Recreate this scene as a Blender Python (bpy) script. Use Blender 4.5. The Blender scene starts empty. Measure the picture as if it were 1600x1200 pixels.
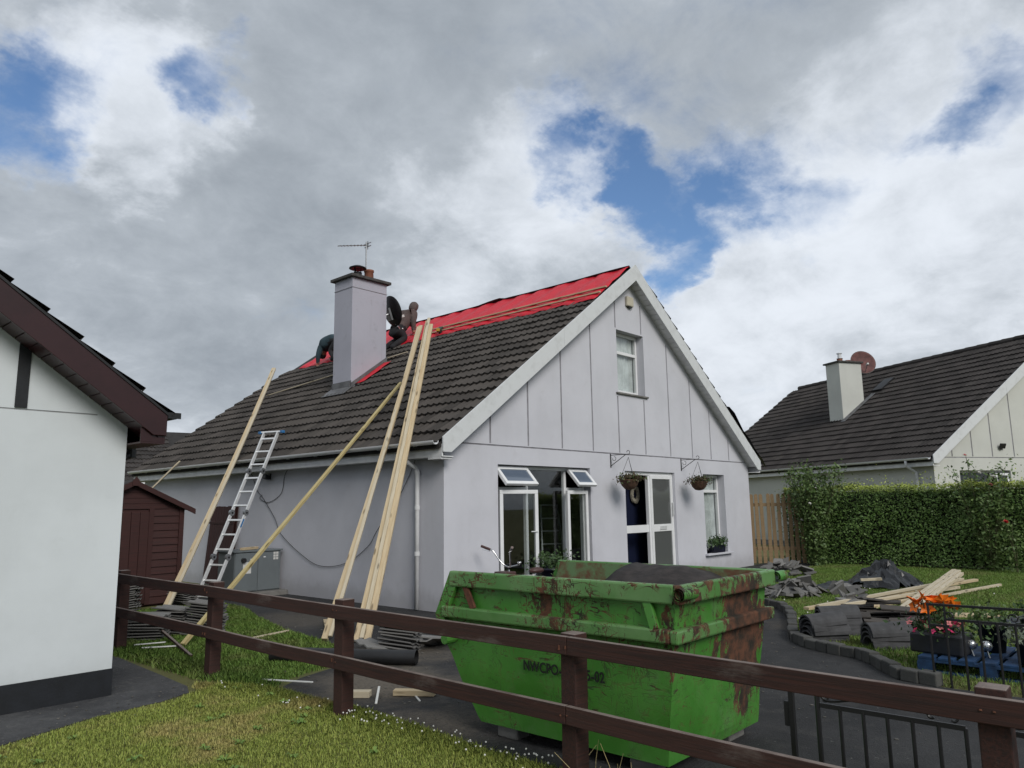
import bpy, bmesh, math, random
import numpy as np
from mathutils import Vector, Matrix, Euler
from mathutils.geometry import tessellate_polygon
random.seed(7); rng = np.random.default_rng(7)
R = math.radians
sc = bpy.context.scene
COL = sc.collection
V = Vector

# ------------------------------------------------------------------ camera, sky, sun, exposure
CAM = V((-7.8543, -8.5611, 1.5538)); YAW, PITCH, ROLL, FPX = .8339, .1606, -.0153, 1177.85
fw = V((math.sin(YAW)*math.cos(PITCH), math.cos(YAW)*math.cos(PITCH), math.sin(PITCH)))
rt0 = V((math.cos(YAW), -math.sin(YAW), 0)); up0 = rt0.cross(fw)
rt = math.cos(ROLL)*rt0 + math.sin(ROLL)*up0; up = -math.sin(ROLL)*rt0 + math.cos(ROLL)*up0
cd = bpy.data.cameras.new('camera'); cam = bpy.data.objects.new('camera', cd); COL.objects.link(cam)
m = Matrix((rt, up, -fw)).transposed().to_4x4(); m.translation = CAM; cam.matrix_world = m
cd.sensor_fit = 'HORIZONTAL'; cd.sensor_width = 36; cd.lens = FPX/1600*36; cd.clip_end = 2000; cd.clip_start = .05
sc.camera = cam
sc.view_settings.view_transform = 'Standard'; sc.view_settings.look = 'None'
sc.view_settings.exposure = 0.92; sc.view_settings.gamma = 1
sc.cycles.max_bounces = 6; sc.cycles.diffuse_bounces = 2; sc.cycles.glossy_bounces = 3; sc.cycles.caustics_reflective = False; sc.cycles.caustics_refractive = False; sc.cycles.transparent_max_bounces = 8
try:
    sc.cycles.use_denoising = True
except Exception: pass

SUNDIR = V((-.30, -.78, .58)).normalized()          # towards the sun
sd = bpy.data.lights.new('sun', 'SUN'); so = bpy.data.objects.new('sun', sd); COL.objects.link(so)
sd.energy = 1.05; sd.angle = R(26); sd.color = (1, .96, .9)
so.rotation_euler = SUNDIR.to_track_quat('Z', 'Y').to_euler(); so.location = (0, -20, 30)

w = bpy.data.worlds.new('World'); sc.world = w; w.use_nodes = True
def world_sky():
    nt = w.node_tree; N = nt.nodes; L = nt.links; N.clear()
    def nd(t, **k):
        n = N.new(t)
        for a, b in k.items(): setattr(n, a, b)
        return n
    def mth(op, a, b=None, clamp=False):
        n = nd('ShaderNodeMath', operation=op); n.use_clamp = clamp
        for i, x in enumerate((a, b)):
            if x is None: continue
            if isinstance(x, (int, float)): n.inputs[i].default_value = x
            else: L.new(x, n.inputs[i])
        return n.outputs[0]
    def mr(x, a, b, c, d):
        n = nd('ShaderNodeMapRange', interpolation_type='SMOOTHSTEP'); L.new(x, n.inputs[0])
        for i, q in enumerate((a, b, c, d)): n.inputs[i+1].default_value = q
        return n.outputs[0]
    out = nd('ShaderNodeOutputWorld'); bg = nd('ShaderNodeBackground'); bg.inputs[1].default_value = .1
    L.new(bg.outputs[0], out.inputs[0])
    sky = nd('ShaderNodeTexSky', sky_type='NISHITA'); sky.sun_disc = False
    sky.sun_elevation = math.asin(SUNDIR.z); sky.sun_rotation = math.atan2(SUNDIR.x, SUNDIR.y)
    sky.dust_density = .6; sky.ozone_density = 2.0
    tc = nd('ShaderNodeTexCoord'); d = tc.outputs['Generated']
    nrm = nd('ShaderNodeVectorMath', operation='NORMALIZE'); L.new(d, nrm.inputs[0]); d = nrm.outputs[0]
    sep = nd('ShaderNodeSeparateXYZ'); L.new(d, sep.inputs[0])
    den = mth('ADD', mth('MAXIMUM', sep.outputs[2], 0.0), .42)
    cmb = nd('ShaderNodeCombineXYZ'); L.new(mth('DIVIDE', sep.outputs[0], den), cmb.inputs[0])
    L.new(mth('DIVIDE', sep.outputs[1], den), cmb.inputs[1]); cmb.inputs[2].default_value = 1.7
    def noise(scale, detail, rough, dist, off=0):
        n = nd('ShaderNodeTexNoise'); n.inputs['Scale'].default_value = scale; n.inputs['Detail'].default_value = detail
        n.inputs['Roughness'].default_value = rough; n.inputs['Distortion'].default_value = dist
        v = nd('ShaderNodeVectorMath', operation='ADD'); L.new(cmb.outputs[0], v.inputs[0]); v.inputs[1].default_value = (off, off*.6, off*1.3)
        L.new(v.outputs[0], n.inputs['Vector']); return n.outputs[0]
    def blob(g, rad):
        v = nd('ShaderNodeVectorMath', operation='DOT_PRODUCT'); L.new(d, v.inputs[0]); v.inputs[1].default_value = V(g).normalized()
        return mr(v.outputs['Value'], math.cos(R(rad)), 1.0, 0, 1)
    # ragged edges: the places of the gaps are pushed about by noise
    nz = nd('ShaderNodeTexNoise'); nz.inputs['Scale'].default_value = 4.2; nz.inputs['Detail'].default_value = 6; nz.inputs['Roughness'].default_value = .62; L.new(cmb.outputs[0], nz.inputs['Vector'])
    off = nd('ShaderNodeVectorMath', operation='SUBTRACT'); L.new(nz.outputs['Color'], off.inputs[0]); off.inputs[1].default_value = (.5, .5, .5)
    scl = nd('ShaderNodeVectorMath', operation='SCALE'); L.new(off.outputs[0], scl.inputs[0]); scl.inputs['Scale'].default_value = .26
    add = nd('ShaderNodeVectorMath', operation='ADD'); L.new(d, add.inputs[0]); L.new(scl.outputs[0], add.inputs[1])
    dn = nd('ShaderNodeVectorMath', operation='NORMALIZE'); L.new(add.outputs[0], dn.inputs[0]); d = dn.outputs[0]
    n1 = noise(2.6, 6, .58, .0); n2 = noise(1.9, 4, .55, .0, 4.3); n3 = noise(7.5, 9, .64, .25, 9.1)
    cov = mth('ADD', mth('ADD', mth('MULTIPLY', n1, .8), .10), mth('MULTIPLY', mth('SUBTRACT', n3, .5), .35))
    cov = mth('ADD', cov, .20)
    for g, rad, a in (((.362,.784,.503), 4, .27), ((.298,.809,.507), 4, .10), ((.244,.865,.438), 4.5, .14), ((.215,.885,.41), 5.5, .20), ((.19,.90,.385), 5, .11), ((.08,.93,.37), 8, .08),
                      ((.695,.558,.453), 4, .17), ((.74,.52,.425), 4.5, .21), ((.787,.469,.400), 4.5, .17), ((.832,.385,.40), 4.5, .17), ((.788,.49,.373), 4, .13), ((.838,.415,.352), 4.5, .16), ((.885,.326,.333), 4.5, .17),
                      ((.824,.476,.312), 4, .18), ((.831,.479,.282), 3.5, .16), ((.897,.126,.422), 5, .20), ((.897,.188,.401), 4, .14)):
        cov = mth('SUBTRACT', cov, mth('MULTIPLY', blob(g, rad), a))
    mask = mr(cov, .275, .63, 0, 1)
    # cloud brightness: soft large lumps and thick grey bellies
    br = mth('ADD', mth('MULTIPLY', mth('SUBTRACT', n2, .5), .75), mth('MULTIPLY', mth('SUBTRACT', n3, .5), .75))
    br = mth('ADD', br, .575)
    for g, rad, a in (((.305,.835,.46), 8, .46), ((.912,.189,.364), 13, .20), ((.683,.638,.354), 12, .16), ((.704,.578,.40), 8, .20),
                      ((.88,.33,.24), 16, .24), ((.70,.40,.58), 24, -.10), ((.42,.84,.34), 15, -.16), ((.93,.20,.28), 7, -.12), ((.40,.76,.51), 14, -.06), ((.65,.30,.68), 16, -.08)):
        br = mth('ADD', br, mth('MULTIPLY', blob(g, rad), a))
    br = mth('ADD', br, mr(cov, .42, .70, .14, -.03))
    br = mr(br, .0, 1.05, 0, 1)
    ramp = nd('ShaderNodeValToRGB'); L.new(br, ramp.inputs[0]); e = ramp.color_ramp.elements
    e[0].position = 0; e[0].color = (1.50, 1.70, 1.94, 1); e[1].position = 1; e[1].color = (4.35, 4.62, 5.0, 1)
    q = e.new(.5); q.color = (2.38, 2.62, 2.90, 1)
    skc = nd('ShaderNodeMix', data_type='RGBA', blend_type='MULTIPLY'); skc.inputs[0].default_value = 1
    L.new(sky.outputs[0], skc.inputs[6]); skc.inputs[7].default_value = (.50, .58, .66, 1)
    mx = nd('ShaderNodeMix', data_type='RGBA'); L.new(mask, mx.inputs[0]); L.new(skc.outputs[2], mx.inputs[6]); L.new(ramp.outputs[0], mx.inputs[7])
    L.new(mx.outputs[2], bg.inputs[0])
world_sky()
w.cycles.sampling_method = 'MANUAL'; w.cycles.sample_map_resolution = 512

# ------------------------------------------------------------------ helpers
def link(o, parent=None):
    COL.objects.link(o)
    if parent is not None: o.parent = parent
    return o
def tag(o, label=None, cat=None, group=None, kind=None):
    if label: o['label'] = label
    if cat: o['category'] = cat
    if group: o['group'] = group
    if kind: o['kind'] = kind
    return o
def thing(name, label, cat, loc=(0,0,0), rz=0, group=None, rot=None):
    o = bpy.data.objects.new(name, None); o.empty_display_size = .2; link(o)
    o.location = loc; o.rotation_euler = rot if rot else (0, 0, rz)
    return tag(o, label, cat, group)
class MB:
    def __init__(s): s.v = []; s.f = []; s.m = []
    def add(s, vs, fs, mi=0):
        b = len(s.v); s.v += [tuple(x) for x in vs]
        for f in fs: s.f.append([b+i for i in f]); s.m.append(mi)
        return s
    def box(s, x0, x1, y0, y1, z0, z1, mi=0):
        vs = [(x, y, z) for z in (z0, z1) for y in (y0, y1) for x in (x0, x1)]
        return s.add(vs, [(0,2,3,1), (4,5,7,6), (0,1,5,4), (2,6,7,3), (0,4,6,2), (1,3,7,5)], mi)
    def obox(s, c, sz, rot=None, mi=0):
        M = (rot if isinstance(rot, Matrix) else Euler(rot or (0,0,0)).to_matrix()).to_3x3(); c = V(c)
        vs = [c + M @ V((x*sz[0]/2, y*sz[1]/2, z*sz[2]/2)) for z in (-1,1) for y in (-1,1) for x in (-1,1)]
        return s.add(vs, [(0,2,3,1), (4,5,7,6), (0,1,5,4), (2,6,7,3), (0,4,6,2), (1,3,7,5)], mi)
    def bar(s, a, b, w_, h_, upv=(0,0,1), mi=0):
        a = V(a); b = V(b); x = (b-a).normalized(); u = V(upv)
        if abs(x.dot(u)) > .99: u = V((1,0,0))
        y = u.cross(x).normalized(); z = x.cross(y)
        vs = [p + y*w_/2*i + z*h_/2*j for p in (a, b) for j in (-1,1) for i in (-1,1)]
        return s.add(vs, [(0,1,3,2), (4,6,7,5), (0,4,5,1), (2,3,7,6), (0,2,6,4), (1,5,7,3)], mi)
    def tube(s, pts, r, n=8, mi=0, caps=True):
        pts = [V(p) for p in pts]; k = len(pts); rr = r if isinstance(r, (list, tuple)) else [r]*k
        base = len(s.v); px = None
        for i, p in enumerate(pts):
            t = (pts[min(i+1, k-1)] - pts[max(i-1, 0)]).normalized()
            if px is None:
                px = t.orthogonal().normalized()
            px = (px - t*px.dot(t)).normalized(); py = t.cross(px)
            for j in range(n):
                a = 2*math.pi*j/n; s.v.append(tuple(p + (px*math.cos(a) + py*math.sin(a))*rr[i]))
        for i in range(k-1):
            for j in range(n):
                a = base+i*n+j; b = base+i*n+(j+1) % n
                s.f.append([a, b, b+n, a+n]); s.m.append(mi)
        if caps:
            s.f.append([base+j for j in range(n)][::-1]); s.m.append(mi); s.f.append([base+(k-1)*n+j for j in range(n)]); s.m.append(mi)
        return s
    def lathe(s, prof, n=16, c=(0,0,0), M=None, mi=0):
        base = len(s.v); c = V(c); k = len(prof)
        for (r, z) in prof:
            for j in range(n):
                a = 2*math.pi*j/n; p = V((r*math.cos(a), r*math.sin(a), z))
                s.v.append(tuple(c + (M @ p if M else p)))
        for i in range(k-1):
            for j in range(n):
                a = base+i*n+j; b = base+i*n+(j+1) % n; s.f.append([a, b, b+n, a+n]); s.m.append(mi)
        return s
    def prism(s, pts, off, mi=0):
        pts = [V(p) for p in pts]; off = V(off); k = len(pts); b = len(s.v)
        s.v += [tuple(p) for p in pts] + [tuple(p+off) for p in pts]
        s.f.append([b+i for i in range(k)][::-1]); s.m.append(mi); s.f.append([b+k+i for i in range(k)]); s.m.append(mi)
        for i in range(k):
            j = (i+1) % k; s.f.append([b+i, b+j, b+k+j, b+k+i]); s.m.append(mi)
        return s
    def mesh(s, name, mats, smooth=False):
        me = bpy.data.meshes.new(name); me.from_pydata(s.v, [], s.f)
        for mt in (mats if isinstance(mats, (list, tuple)) else [mats]): me.materials.append(mt)
        if any(s.m): me.polygons.foreach_set('material_index', s.m)
        bm = bmesh.new(); bm.from_mesh(me); bmesh.ops.recalc_face_normals(bm, faces=bm.faces); bm.to_mesh(me); bm.free()
        if smooth: me.polygons.foreach_set('use_smooth', [True]*len(me.polygons))
        me.update(); return me
    def build(s, name, mats, parent=None, smooth=False, bev=0, autosm=0):
        o = bpy.data.objects.new(name, s.mesh(name, mats, smooth)); link(o, parent)
        if bev:
            b = o.modifiers.new('bevel', 'BEVEL'); b.width = bev; b.segments = 2; b.limit_method = 'ANGLE'; b.angle_limit = R(40)
        return o
def mesh_obj(name, me, parent=None, M=None):
    o = bpy.data.objects.new(name, me); link(o, parent)
    if M is not None: o.matrix_local = M
    return o
def beam_matrix(a, b, upv=(0,0,1)):
    a = V(a); b = V(b); x = (b-a).normalized(); u = V(upv)
    if abs(x.dot(u)) > .99: u = V((1,0,0))
    y = u.cross(x).normalized(); z = x.cross(y)
    M = Matrix((x, y, z)).transposed().to_4x4(); M.translation = a; return M
def beam(name, a, b, w_, h_, mt, parent=None, upv=(0,0,1), bev=.004, sag=0):
    Ln = (V(b)-V(a)).length; mb = MB()
    if sag:
        n = 8; vs = []; fs = []
        for i in range(n+1):
            t = i/n; dz = -sag*4*t*(1-t)
            vs += [(Ln*t, y*w_/2, z*h_/2+dz) for y, z in ((-1,-1), (1,-1), (1,1), (-1,1))]
        for i in range(n):
            for j in range(4): fs.append((4*i+j, 4*i+(j+1) % 4, 4*i+4+(j+1) % 4, 4*i+4+j))
        fs += [(3,2,1,0), (4*n, 4*n+1, 4*n+2, 4*n+3)]; mb.add(vs, fs)
    else: mb.box(0, Ln, -w_/2, w_/2, -h_/2, h_/2)
    o = mb.build(name, mt, parent, bev=bev); o.matrix_local = beam_matrix(a, b, upv); return o

# ------------------------------------------------------------------ materials
class Mat:
    def __init__(s, name):
        s.mt = bpy.data.materials.new(name); s.mt.use_nodes = True; s.nt = s.mt.node_tree; s.N = s.nt.nodes; s.L = s.nt.links
        s.b = s.N['Principled BSDF']; s.tc = s.N.new('ShaderNodeTexCoord')
    def nd(s, t, **k):
        n = s.N.new(t)
        for a, b in k.items(): setattr(n, a, b)
        return n
    def noise(s, scale, detail=5, rough=.6, dist=0, coord='Object', st=None):
        n = s.nd('ShaderNodeTexNoise'); n.inputs['Scale'].default_value = scale; n.inputs['Detail'].default_value = detail
        n.inputs['Roughness'].default_value = rough; n.inputs['Distortion'].default_value = dist
        src = s.tc.outputs[coord]
        if st:
            mp = s.nd('ShaderNodeMapping'); mp.inputs['Scale'].default_value = st; s.L.new(src, mp.inputs[0]); src = mp.outputs[0]
        s.L.new(src, n.inputs['Vector']); return n.outputs[0]
    def mr(s, x, a, b, c=0, d=1, smooth=True):
        n = s.nd('ShaderNodeMapRange', interpolation_type='SMOOTHSTEP' if smooth else 'LINEAR'); s.L.new(x, n.inputs[0])
        for i, q in enumerate((a, b, c, d)): n.inputs[i+1].default_value = q
        return n.outputs[0]
    def mth(s, op, a, b=None):
        n = s.nd('ShaderNodeMath', operation=op)
        for i, x in enumerate((a, b)):
            if x is None: continue
            if isinstance(x, (int, float)): n.inputs[i].default_value = x
            else: s.L.new(x, n.inputs[i])
        return n.outputs[0]
    def mix(s, f, a, b, blend='MIX'):
        n = s.nd('ShaderNodeMix', data_type='RGBA', blend_type=blend)
        if isinstance(f, (int, float)): n.inputs[0].default_value = f
        else: s.L.new(f, n.inputs[0])
        for i, x in ((6, a), (7, b)):
            if isinstance(x, tuple): n.inputs[i].default_value = (*x, 1)
            else: s.L.new(x, n.inputs[i])
        return n.outputs[2]
    def island(s): return s.nd('ShaderNodeNewGeometry').outputs['Random Per Island']
    def col(s, c):
        if isinstance(c, tuple): s.b.inputs['Base Color'].default_value = (*c, 1)
        else: s.L.new(c, s.b.inputs['Base Color'])
        return s
    def rough(s, r):
        if isinstance(r, (int, float)): s.b.inputs['Roughness'].default_value = r
        else: s.L.new(r, s.b.inputs['Roughness'])
        return s
    def bump(s, h, strength=.3, dist=.01):
        n = s.nd('ShaderNodeBump'); n.inputs['Strength'].default_value = strength; n.inputs['Distance'].default_value = dist
        s.L.new(h, n.inputs['Height']); s.L.new(n.outputs[0], s.b.inputs['Normal']); return s
    def set(s, **k):
        for a, b in k.items(): s.b.inputs[a.replace('_', ' ')].default_value = b
        return s
def mul(c, k): return tuple(x*k for x in c)
def simple(name, c, rough=.6, var=.25, scale=6, bump=.1, bscale=60, **k):
    M = Mat(name); n = M.noise(scale, 6); M.col(M.mix(M.mr(n, .3, .7), mul(c, 1-var), mul(c, 1+var*.6))).rough(rough)
    if bump: M.bump(M.noise(bscale, 4), bump, .005)
    M.set(**k); return M.mt
def render_wall(name, c, stain, sc_=1):
    M = Mat(name); big = M.noise(.9, 6, .6); streak = M.noise(2.0, 5, .6, 0, 'Object', (3, 3, .25)); fine = M.noise(160, 3)
    a = M.mix(M.mr(big, .35, .75), c, mul(c, .89)); a = M.mix(M.mr(streak, .55, .85, 0, .16*sc_), a, stain); a = M.mix(M.mr(M.noise(3.5, 7, .7, .4), .56, .74, 0, .22*sc_), a, stain)
    sp = M.nd('ShaderNodeSeparateXYZ'); M.L.new(M.tc.outputs['Object'], sp.inputs[0])
    spl = M.mth('ADD', sp.outputs[2], M.mth('MULTIPLY', M.noise(5, 5), -.35)); a = M.mix(M.mr(spl, -.12, .22, .5*sc_, 0), a, mul(stain, .8))
    M.col(a).rough(.88); M.bump(M.mth('ADD', fine, M.mth('MULTIPLY', M.noise(14, 4), .8)), .22, .006); return M.mt
def pane(name, tint=(.04, .05, .05), rough=.03):
    M = Mat(name); M.col(tint).rough(rough).set(Specular_IOR_Level=.8); return M.mt
def clear_glass(name):
    m_ = bpy.data.materials.new(name); m_.use_nodes = True; nt = m_.node_tree; nt.nodes.clear()
    o = nt.nodes.new('ShaderNodeOutputMaterial'); t = nt.nodes.new('ShaderNodeBsdfTransparent'); g = nt.nodes.new('ShaderNodeBsdfGlossy'); mx = nt.nodes.new('ShaderNodeMixShader')
    lw = nt.nodes.new('ShaderNodeLayerWeight'); lw.inputs[0].default_value = .5; f = nt.nodes.new('ShaderNodeMath'); f.operation = 'POWER'; f.inputs[1].default_value = 4
    f2 = nt.nodes.new('ShaderNodeMath'); f2.operation = 'MULTIPLY_ADD'; f2.inputs[1].default_value = .85; f2.inputs[2].default_value = .07
    g.inputs['Roughness'].default_value = .02; t.inputs[0].default_value = (.94, .96, .95, 1)
    nt.links.new(lw.outputs['Facing'], f.inputs[0]); nt.links.new(f.outputs[0], f2.inputs[0]); nt.links.new(f2.outputs[0], mx.inputs[0])
    nt.links.new(t.outputs[0], mx.inputs[1]); nt.links.new(g.outputs[0], mx.inputs[2]); nt.links.new(mx.outputs[0], o.inputs[0]); return m_
def wood(name, c, dark, knots=True, rough=.7):
    M = Mat(name); g = M.noise(9, 6, .6, .4, 'Object', (.35, 6, 6)); obj = M.nd('ShaderNodeObjectInfo').outputs['Random']
    a = M.mix(M.mr(g, .35, .7), c, dark); a = M.mix(M.mth('MULTIPLY', obj, .45), a, mul(c, .72))
    if knots:
        k = M.nd('ShaderNodeTexVoronoi'); mp = M.nd('ShaderNodeMapping'); mp.inputs['Scale'].default_value = (3.2, 14, 14)
        ad = M.nd('ShaderNodeVectorMath', operation='ADD'); M.L.new(M.tc.outputs['Object'], ad.inputs[0])
        cb = M.nd('ShaderNodeCombineXYZ'); M.L.new(M.mth('MULTIPLY', obj, 13), cb.inputs[0]); M.L.new(cb.outputs[0], ad.inputs[1]); M.L.new(ad.outputs[0], mp.inputs[0])
        M.L.new(mp.outputs[0], k.inputs['Vector']); k.inputs['Scale'].default_value = 1
        a = M.mix(M.mr(k.outputs['Distance'], .10, .26, .8, 0), a, mul(dark, .28))
    M.col(a).rough(rough); M.bump(g, .15, .003); return M.mt
def tile_mat(name, c):
    M = Mat(name); i = M.island(); n = M.noise(3.5, 6, .65); f = M.noise(45, 5, .7)
    oi = M.nd('ShaderNodeObjectInfo').outputs['Random']; r = M.mth('FRACT', M.mth('ADD', i, oi))
    a = M.mix(r, mul(c, .70), mul(c, 1.35)); a = M.mix(M.mr(f, .5, .8, 0, .55), a, mul((c[0]*1.02, c[1], c[2]*.92), 2.0))
    big = M.noise(.35, 4, .6, 0, 'Object')
    a = M.mix(M.mr(n, .58, .78, 0, .55), a, (.10, .092, .065)); M.col(a).rough(.93); M.bump(f, .5, .006); return M.mt
m_lilac = render_wall('lilac_render', (.595, .60, .65), (.40, .395, .41), 1.0)
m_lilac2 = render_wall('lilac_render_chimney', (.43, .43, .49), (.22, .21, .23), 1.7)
m_white = render_wall('white_render', (.68, .725, .75), (.48, .51, .50), .8)
m_cream = render_wall('cream_render', (.58, .59, .55), (.40, .40, .36), .7)
m_joint = simple('joint_strip', (.27, .265, .29), .9, .3)
m_upvc = simple('white_plastic', (.78, .79, .80), .35, .05, 3, 0)
m_barge = Mat('weathered_white_board'); _g = m_barge.noise(7, 6, .6, .3); m_barge.col(m_barge.mix(m_barge.mr(_g, .45, .78, 0, .6), (.64, .66, .67), (.50, .51, .51))).rough(.6); m_barge.bump(_g, .1); m_barge = m_barge.mt
m_fascia = simple('grey_white_fascia', (.74, .75, .76), .5, .12, 4, .05)
m_tile = tile_mat('concrete_tile', (.056, .049, .044)); m_tile2 = tile_mat('dark_concrete_tile', (.038, .033, .031))
m_tileN = tile_mat('old_tile_grey', (.15, .147, .142))
m_deck = simple('roof_deck', (.03, .028, .027), .95)
m_lead = simple('lead_flashing', (.13, .13, .135), .6, .35, 5, .2)
m_cap = simple('chimney_cap_concrete', (.07, .067, .063), .9, .4, 9, .3)
m_terra = simple('terracotta', (.22, .085, .05), .8, .3)
m_dark = simple('black_metal', (.012, .012, .013), .45, .3)
m_blackpl = simple('black_plastic', (.014, .014, .015), .42, .3)
m_galv = simple('galvanised', (.30, .31, .32), .4, .2, 5, .05, Metallic=.7)
m_alu = simple('aluminium', (.74, .75, .76), .35, .10, 6, .03, Metallic=.3)
m_blue = simple('blue_plastic', (.03, .16, .38), .4, .1)
m_glass = pane('dark_glass', (.012, .016, .014)); m_glassb = pane('sky_reflection_tint_glass', (.10, .13, .18)); m_clear = clear_glass('clear_glass')  # vent glass: the blue sky reflection is painted into its base colour
m_frost = pane('grey_reflecting_glass', (.10, .105, .105), .12)
m_navy = simple('navy_door', (.012, .016, .04), .35, .1)
m_curtain = simple('pale_curtain', (.74, .76, .78), .9, .2, 4, .1)
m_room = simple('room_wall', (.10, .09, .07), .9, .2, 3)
m_timber = wood('new_softwood', (.60, .49, .32), (.48, .36, .21)); m_timber2 = wood('pale_softwood', (.60, .53, .40), (.48, .40, .27))
m_greenwood = wood('treated_batten', (.50, .42, .21), (.40, .31, .13))
def fence_mat():
    M = Mat('brown_stained_timber'); g = M.noise(10, 7, .65, .5, 'Object', (.25, 7, 7)); p_ = M.noise(2.5, 6, .65, .2, 'Object', (.6, 2.5, 2.5)); ob = M.nd('ShaderNodeObjectInfo').outputs['Random']
    a = M.mix(M.mr(g, .35, .68), (.048, .016, .011), (.020, .009, .007)); a = M.mix(M.mth('MULTIPLY', ob, .3), a, (.062, .027, .020))
    a = M.mix(M.mr(p_, .60, .74, 0, .55), a, (.15, .12, .105))
    ge = M.nd('ShaderNodeNewGeometry'); sp = M.nd('ShaderNodeSeparateXYZ'); M.L.new(ge.outputs['Normal'], sp.inputs[0])
    worn = M.mth('MULTIPLY', M.mr(sp.outputs[2], .3, .8), M.mr(M.noise(6, 5, .6), .3, .6, .45, 1)); a = M.mix(worn, a, (.21, .17, .15))
    M.col(a).rough(.8); M.bump(M.mth('ADD', g, M.mth('MULTIPLY', p_, .6)), .45, .006); return M.mt
m_fence = fence_mat()
m_shed = wood('red_brown_shed_boards', (.046, .011, .009), (.026, .007, .006), False, .7)
m_mahog = simple('mahogany_plastic', (.030, .008, .009), .35, .2, 4, .03)
m_picket = wood('treated_picket', (.30, .205, .105), (.19, .125, .065), False)
m_grey = simple('grey_cabinet_steel', (.14, .16, .17), .45, .08, 3, .02)
m_label = simple('paper_label', (.6, .6, .58), .7, .1)
m_conc = simple('concrete_slab', (.17, .165, .155), .92, .35, 5, .3)
m_red = Mat('red_membrane'); _n = m_red.noise(3, 5); m_red.col(m_red.mix(_n, (.68, .012, .030), (.50, .008, .022))).rough(.5); m_red.bump(m_red.noise(5, 4, .6, .5), .5, .05); m_red = m_red.mt
m_tarp = simple('black_sheeting', (.010, .011, .013), .36, .4, 5, .2)
m_felt = simple('old_roofing_felt', (.030, .024, .022), .9, .5, 11, .8, 30)
m_rust = simple('rust', (.11, .042, .022), .9, .4, 20, .4)
m_brownbrd = simple('brown_board', (.09, .055, .04), .8, .3)
m_saddle = simple('brown_vinyl', (.075, .035, .032), .45, .2)
m_chrome = simple('chrome', (.7, .7, .7), .15, .05, 4, 0, Metallic=1.0)
m_silver = simple('silver_ball', (.75, .75, .75), .12, .1, 30, .4, Metallic=.9)
m_bwhite = simple('white_bike_paint', (.72, .72, .70), .3, .05, 4, 0)
m_pot = simple('dark_blue_pot', (.013, .014, .03), .35, .3); m_pot2 = simple('charcoal_planter', (.035, .037, .042), .5, .2)
m_pallet = simple('blue_pallet_paint', (.010, .045, .12), .75, .45, 9, .2)
m_can = simple('red_can', (.35, .01, .02), .3, .2); m_whitepl = simple('white_scrap', (.7, .7, .67), .5, .1)
m_nred = simple('ridge_tile_concrete', (.058, .058, .061), .85, .3, 8, .3)
m_kerb = tile_mat('kerb_stone', (.062, .062, .058))
m_moss = simple('moss_fibre', (.055, .045, .02), .95, .5, 30, .5)
m_skin = simple('skin', (.42, .24, .17), .6, .1); m_hood = simple('brown_hoodie', (.098, .076, .072), .95, .25, 12, .3, 90)
m_trous = simple('black_trousers', (.018, .018, .021), .9, .2, 12, .2); m_jack = simple('dark_teal_jacket', (.026, .052, .066), .85, .25, 8, .2)
m_steel = simple('bright_steel', (.5, .5, .5), .3, .1, 4, 0, Metallic=.8)
m_stencil = simple('black_stencil_paint', (.008, .010, .008), .6, .2)
m_yellow = simple('yellow_tool', (.5, .30, .02), .5, .1); m_drkgreen = simple('dark_green_tool', (.01, .05, .03), .5, .2)

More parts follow.
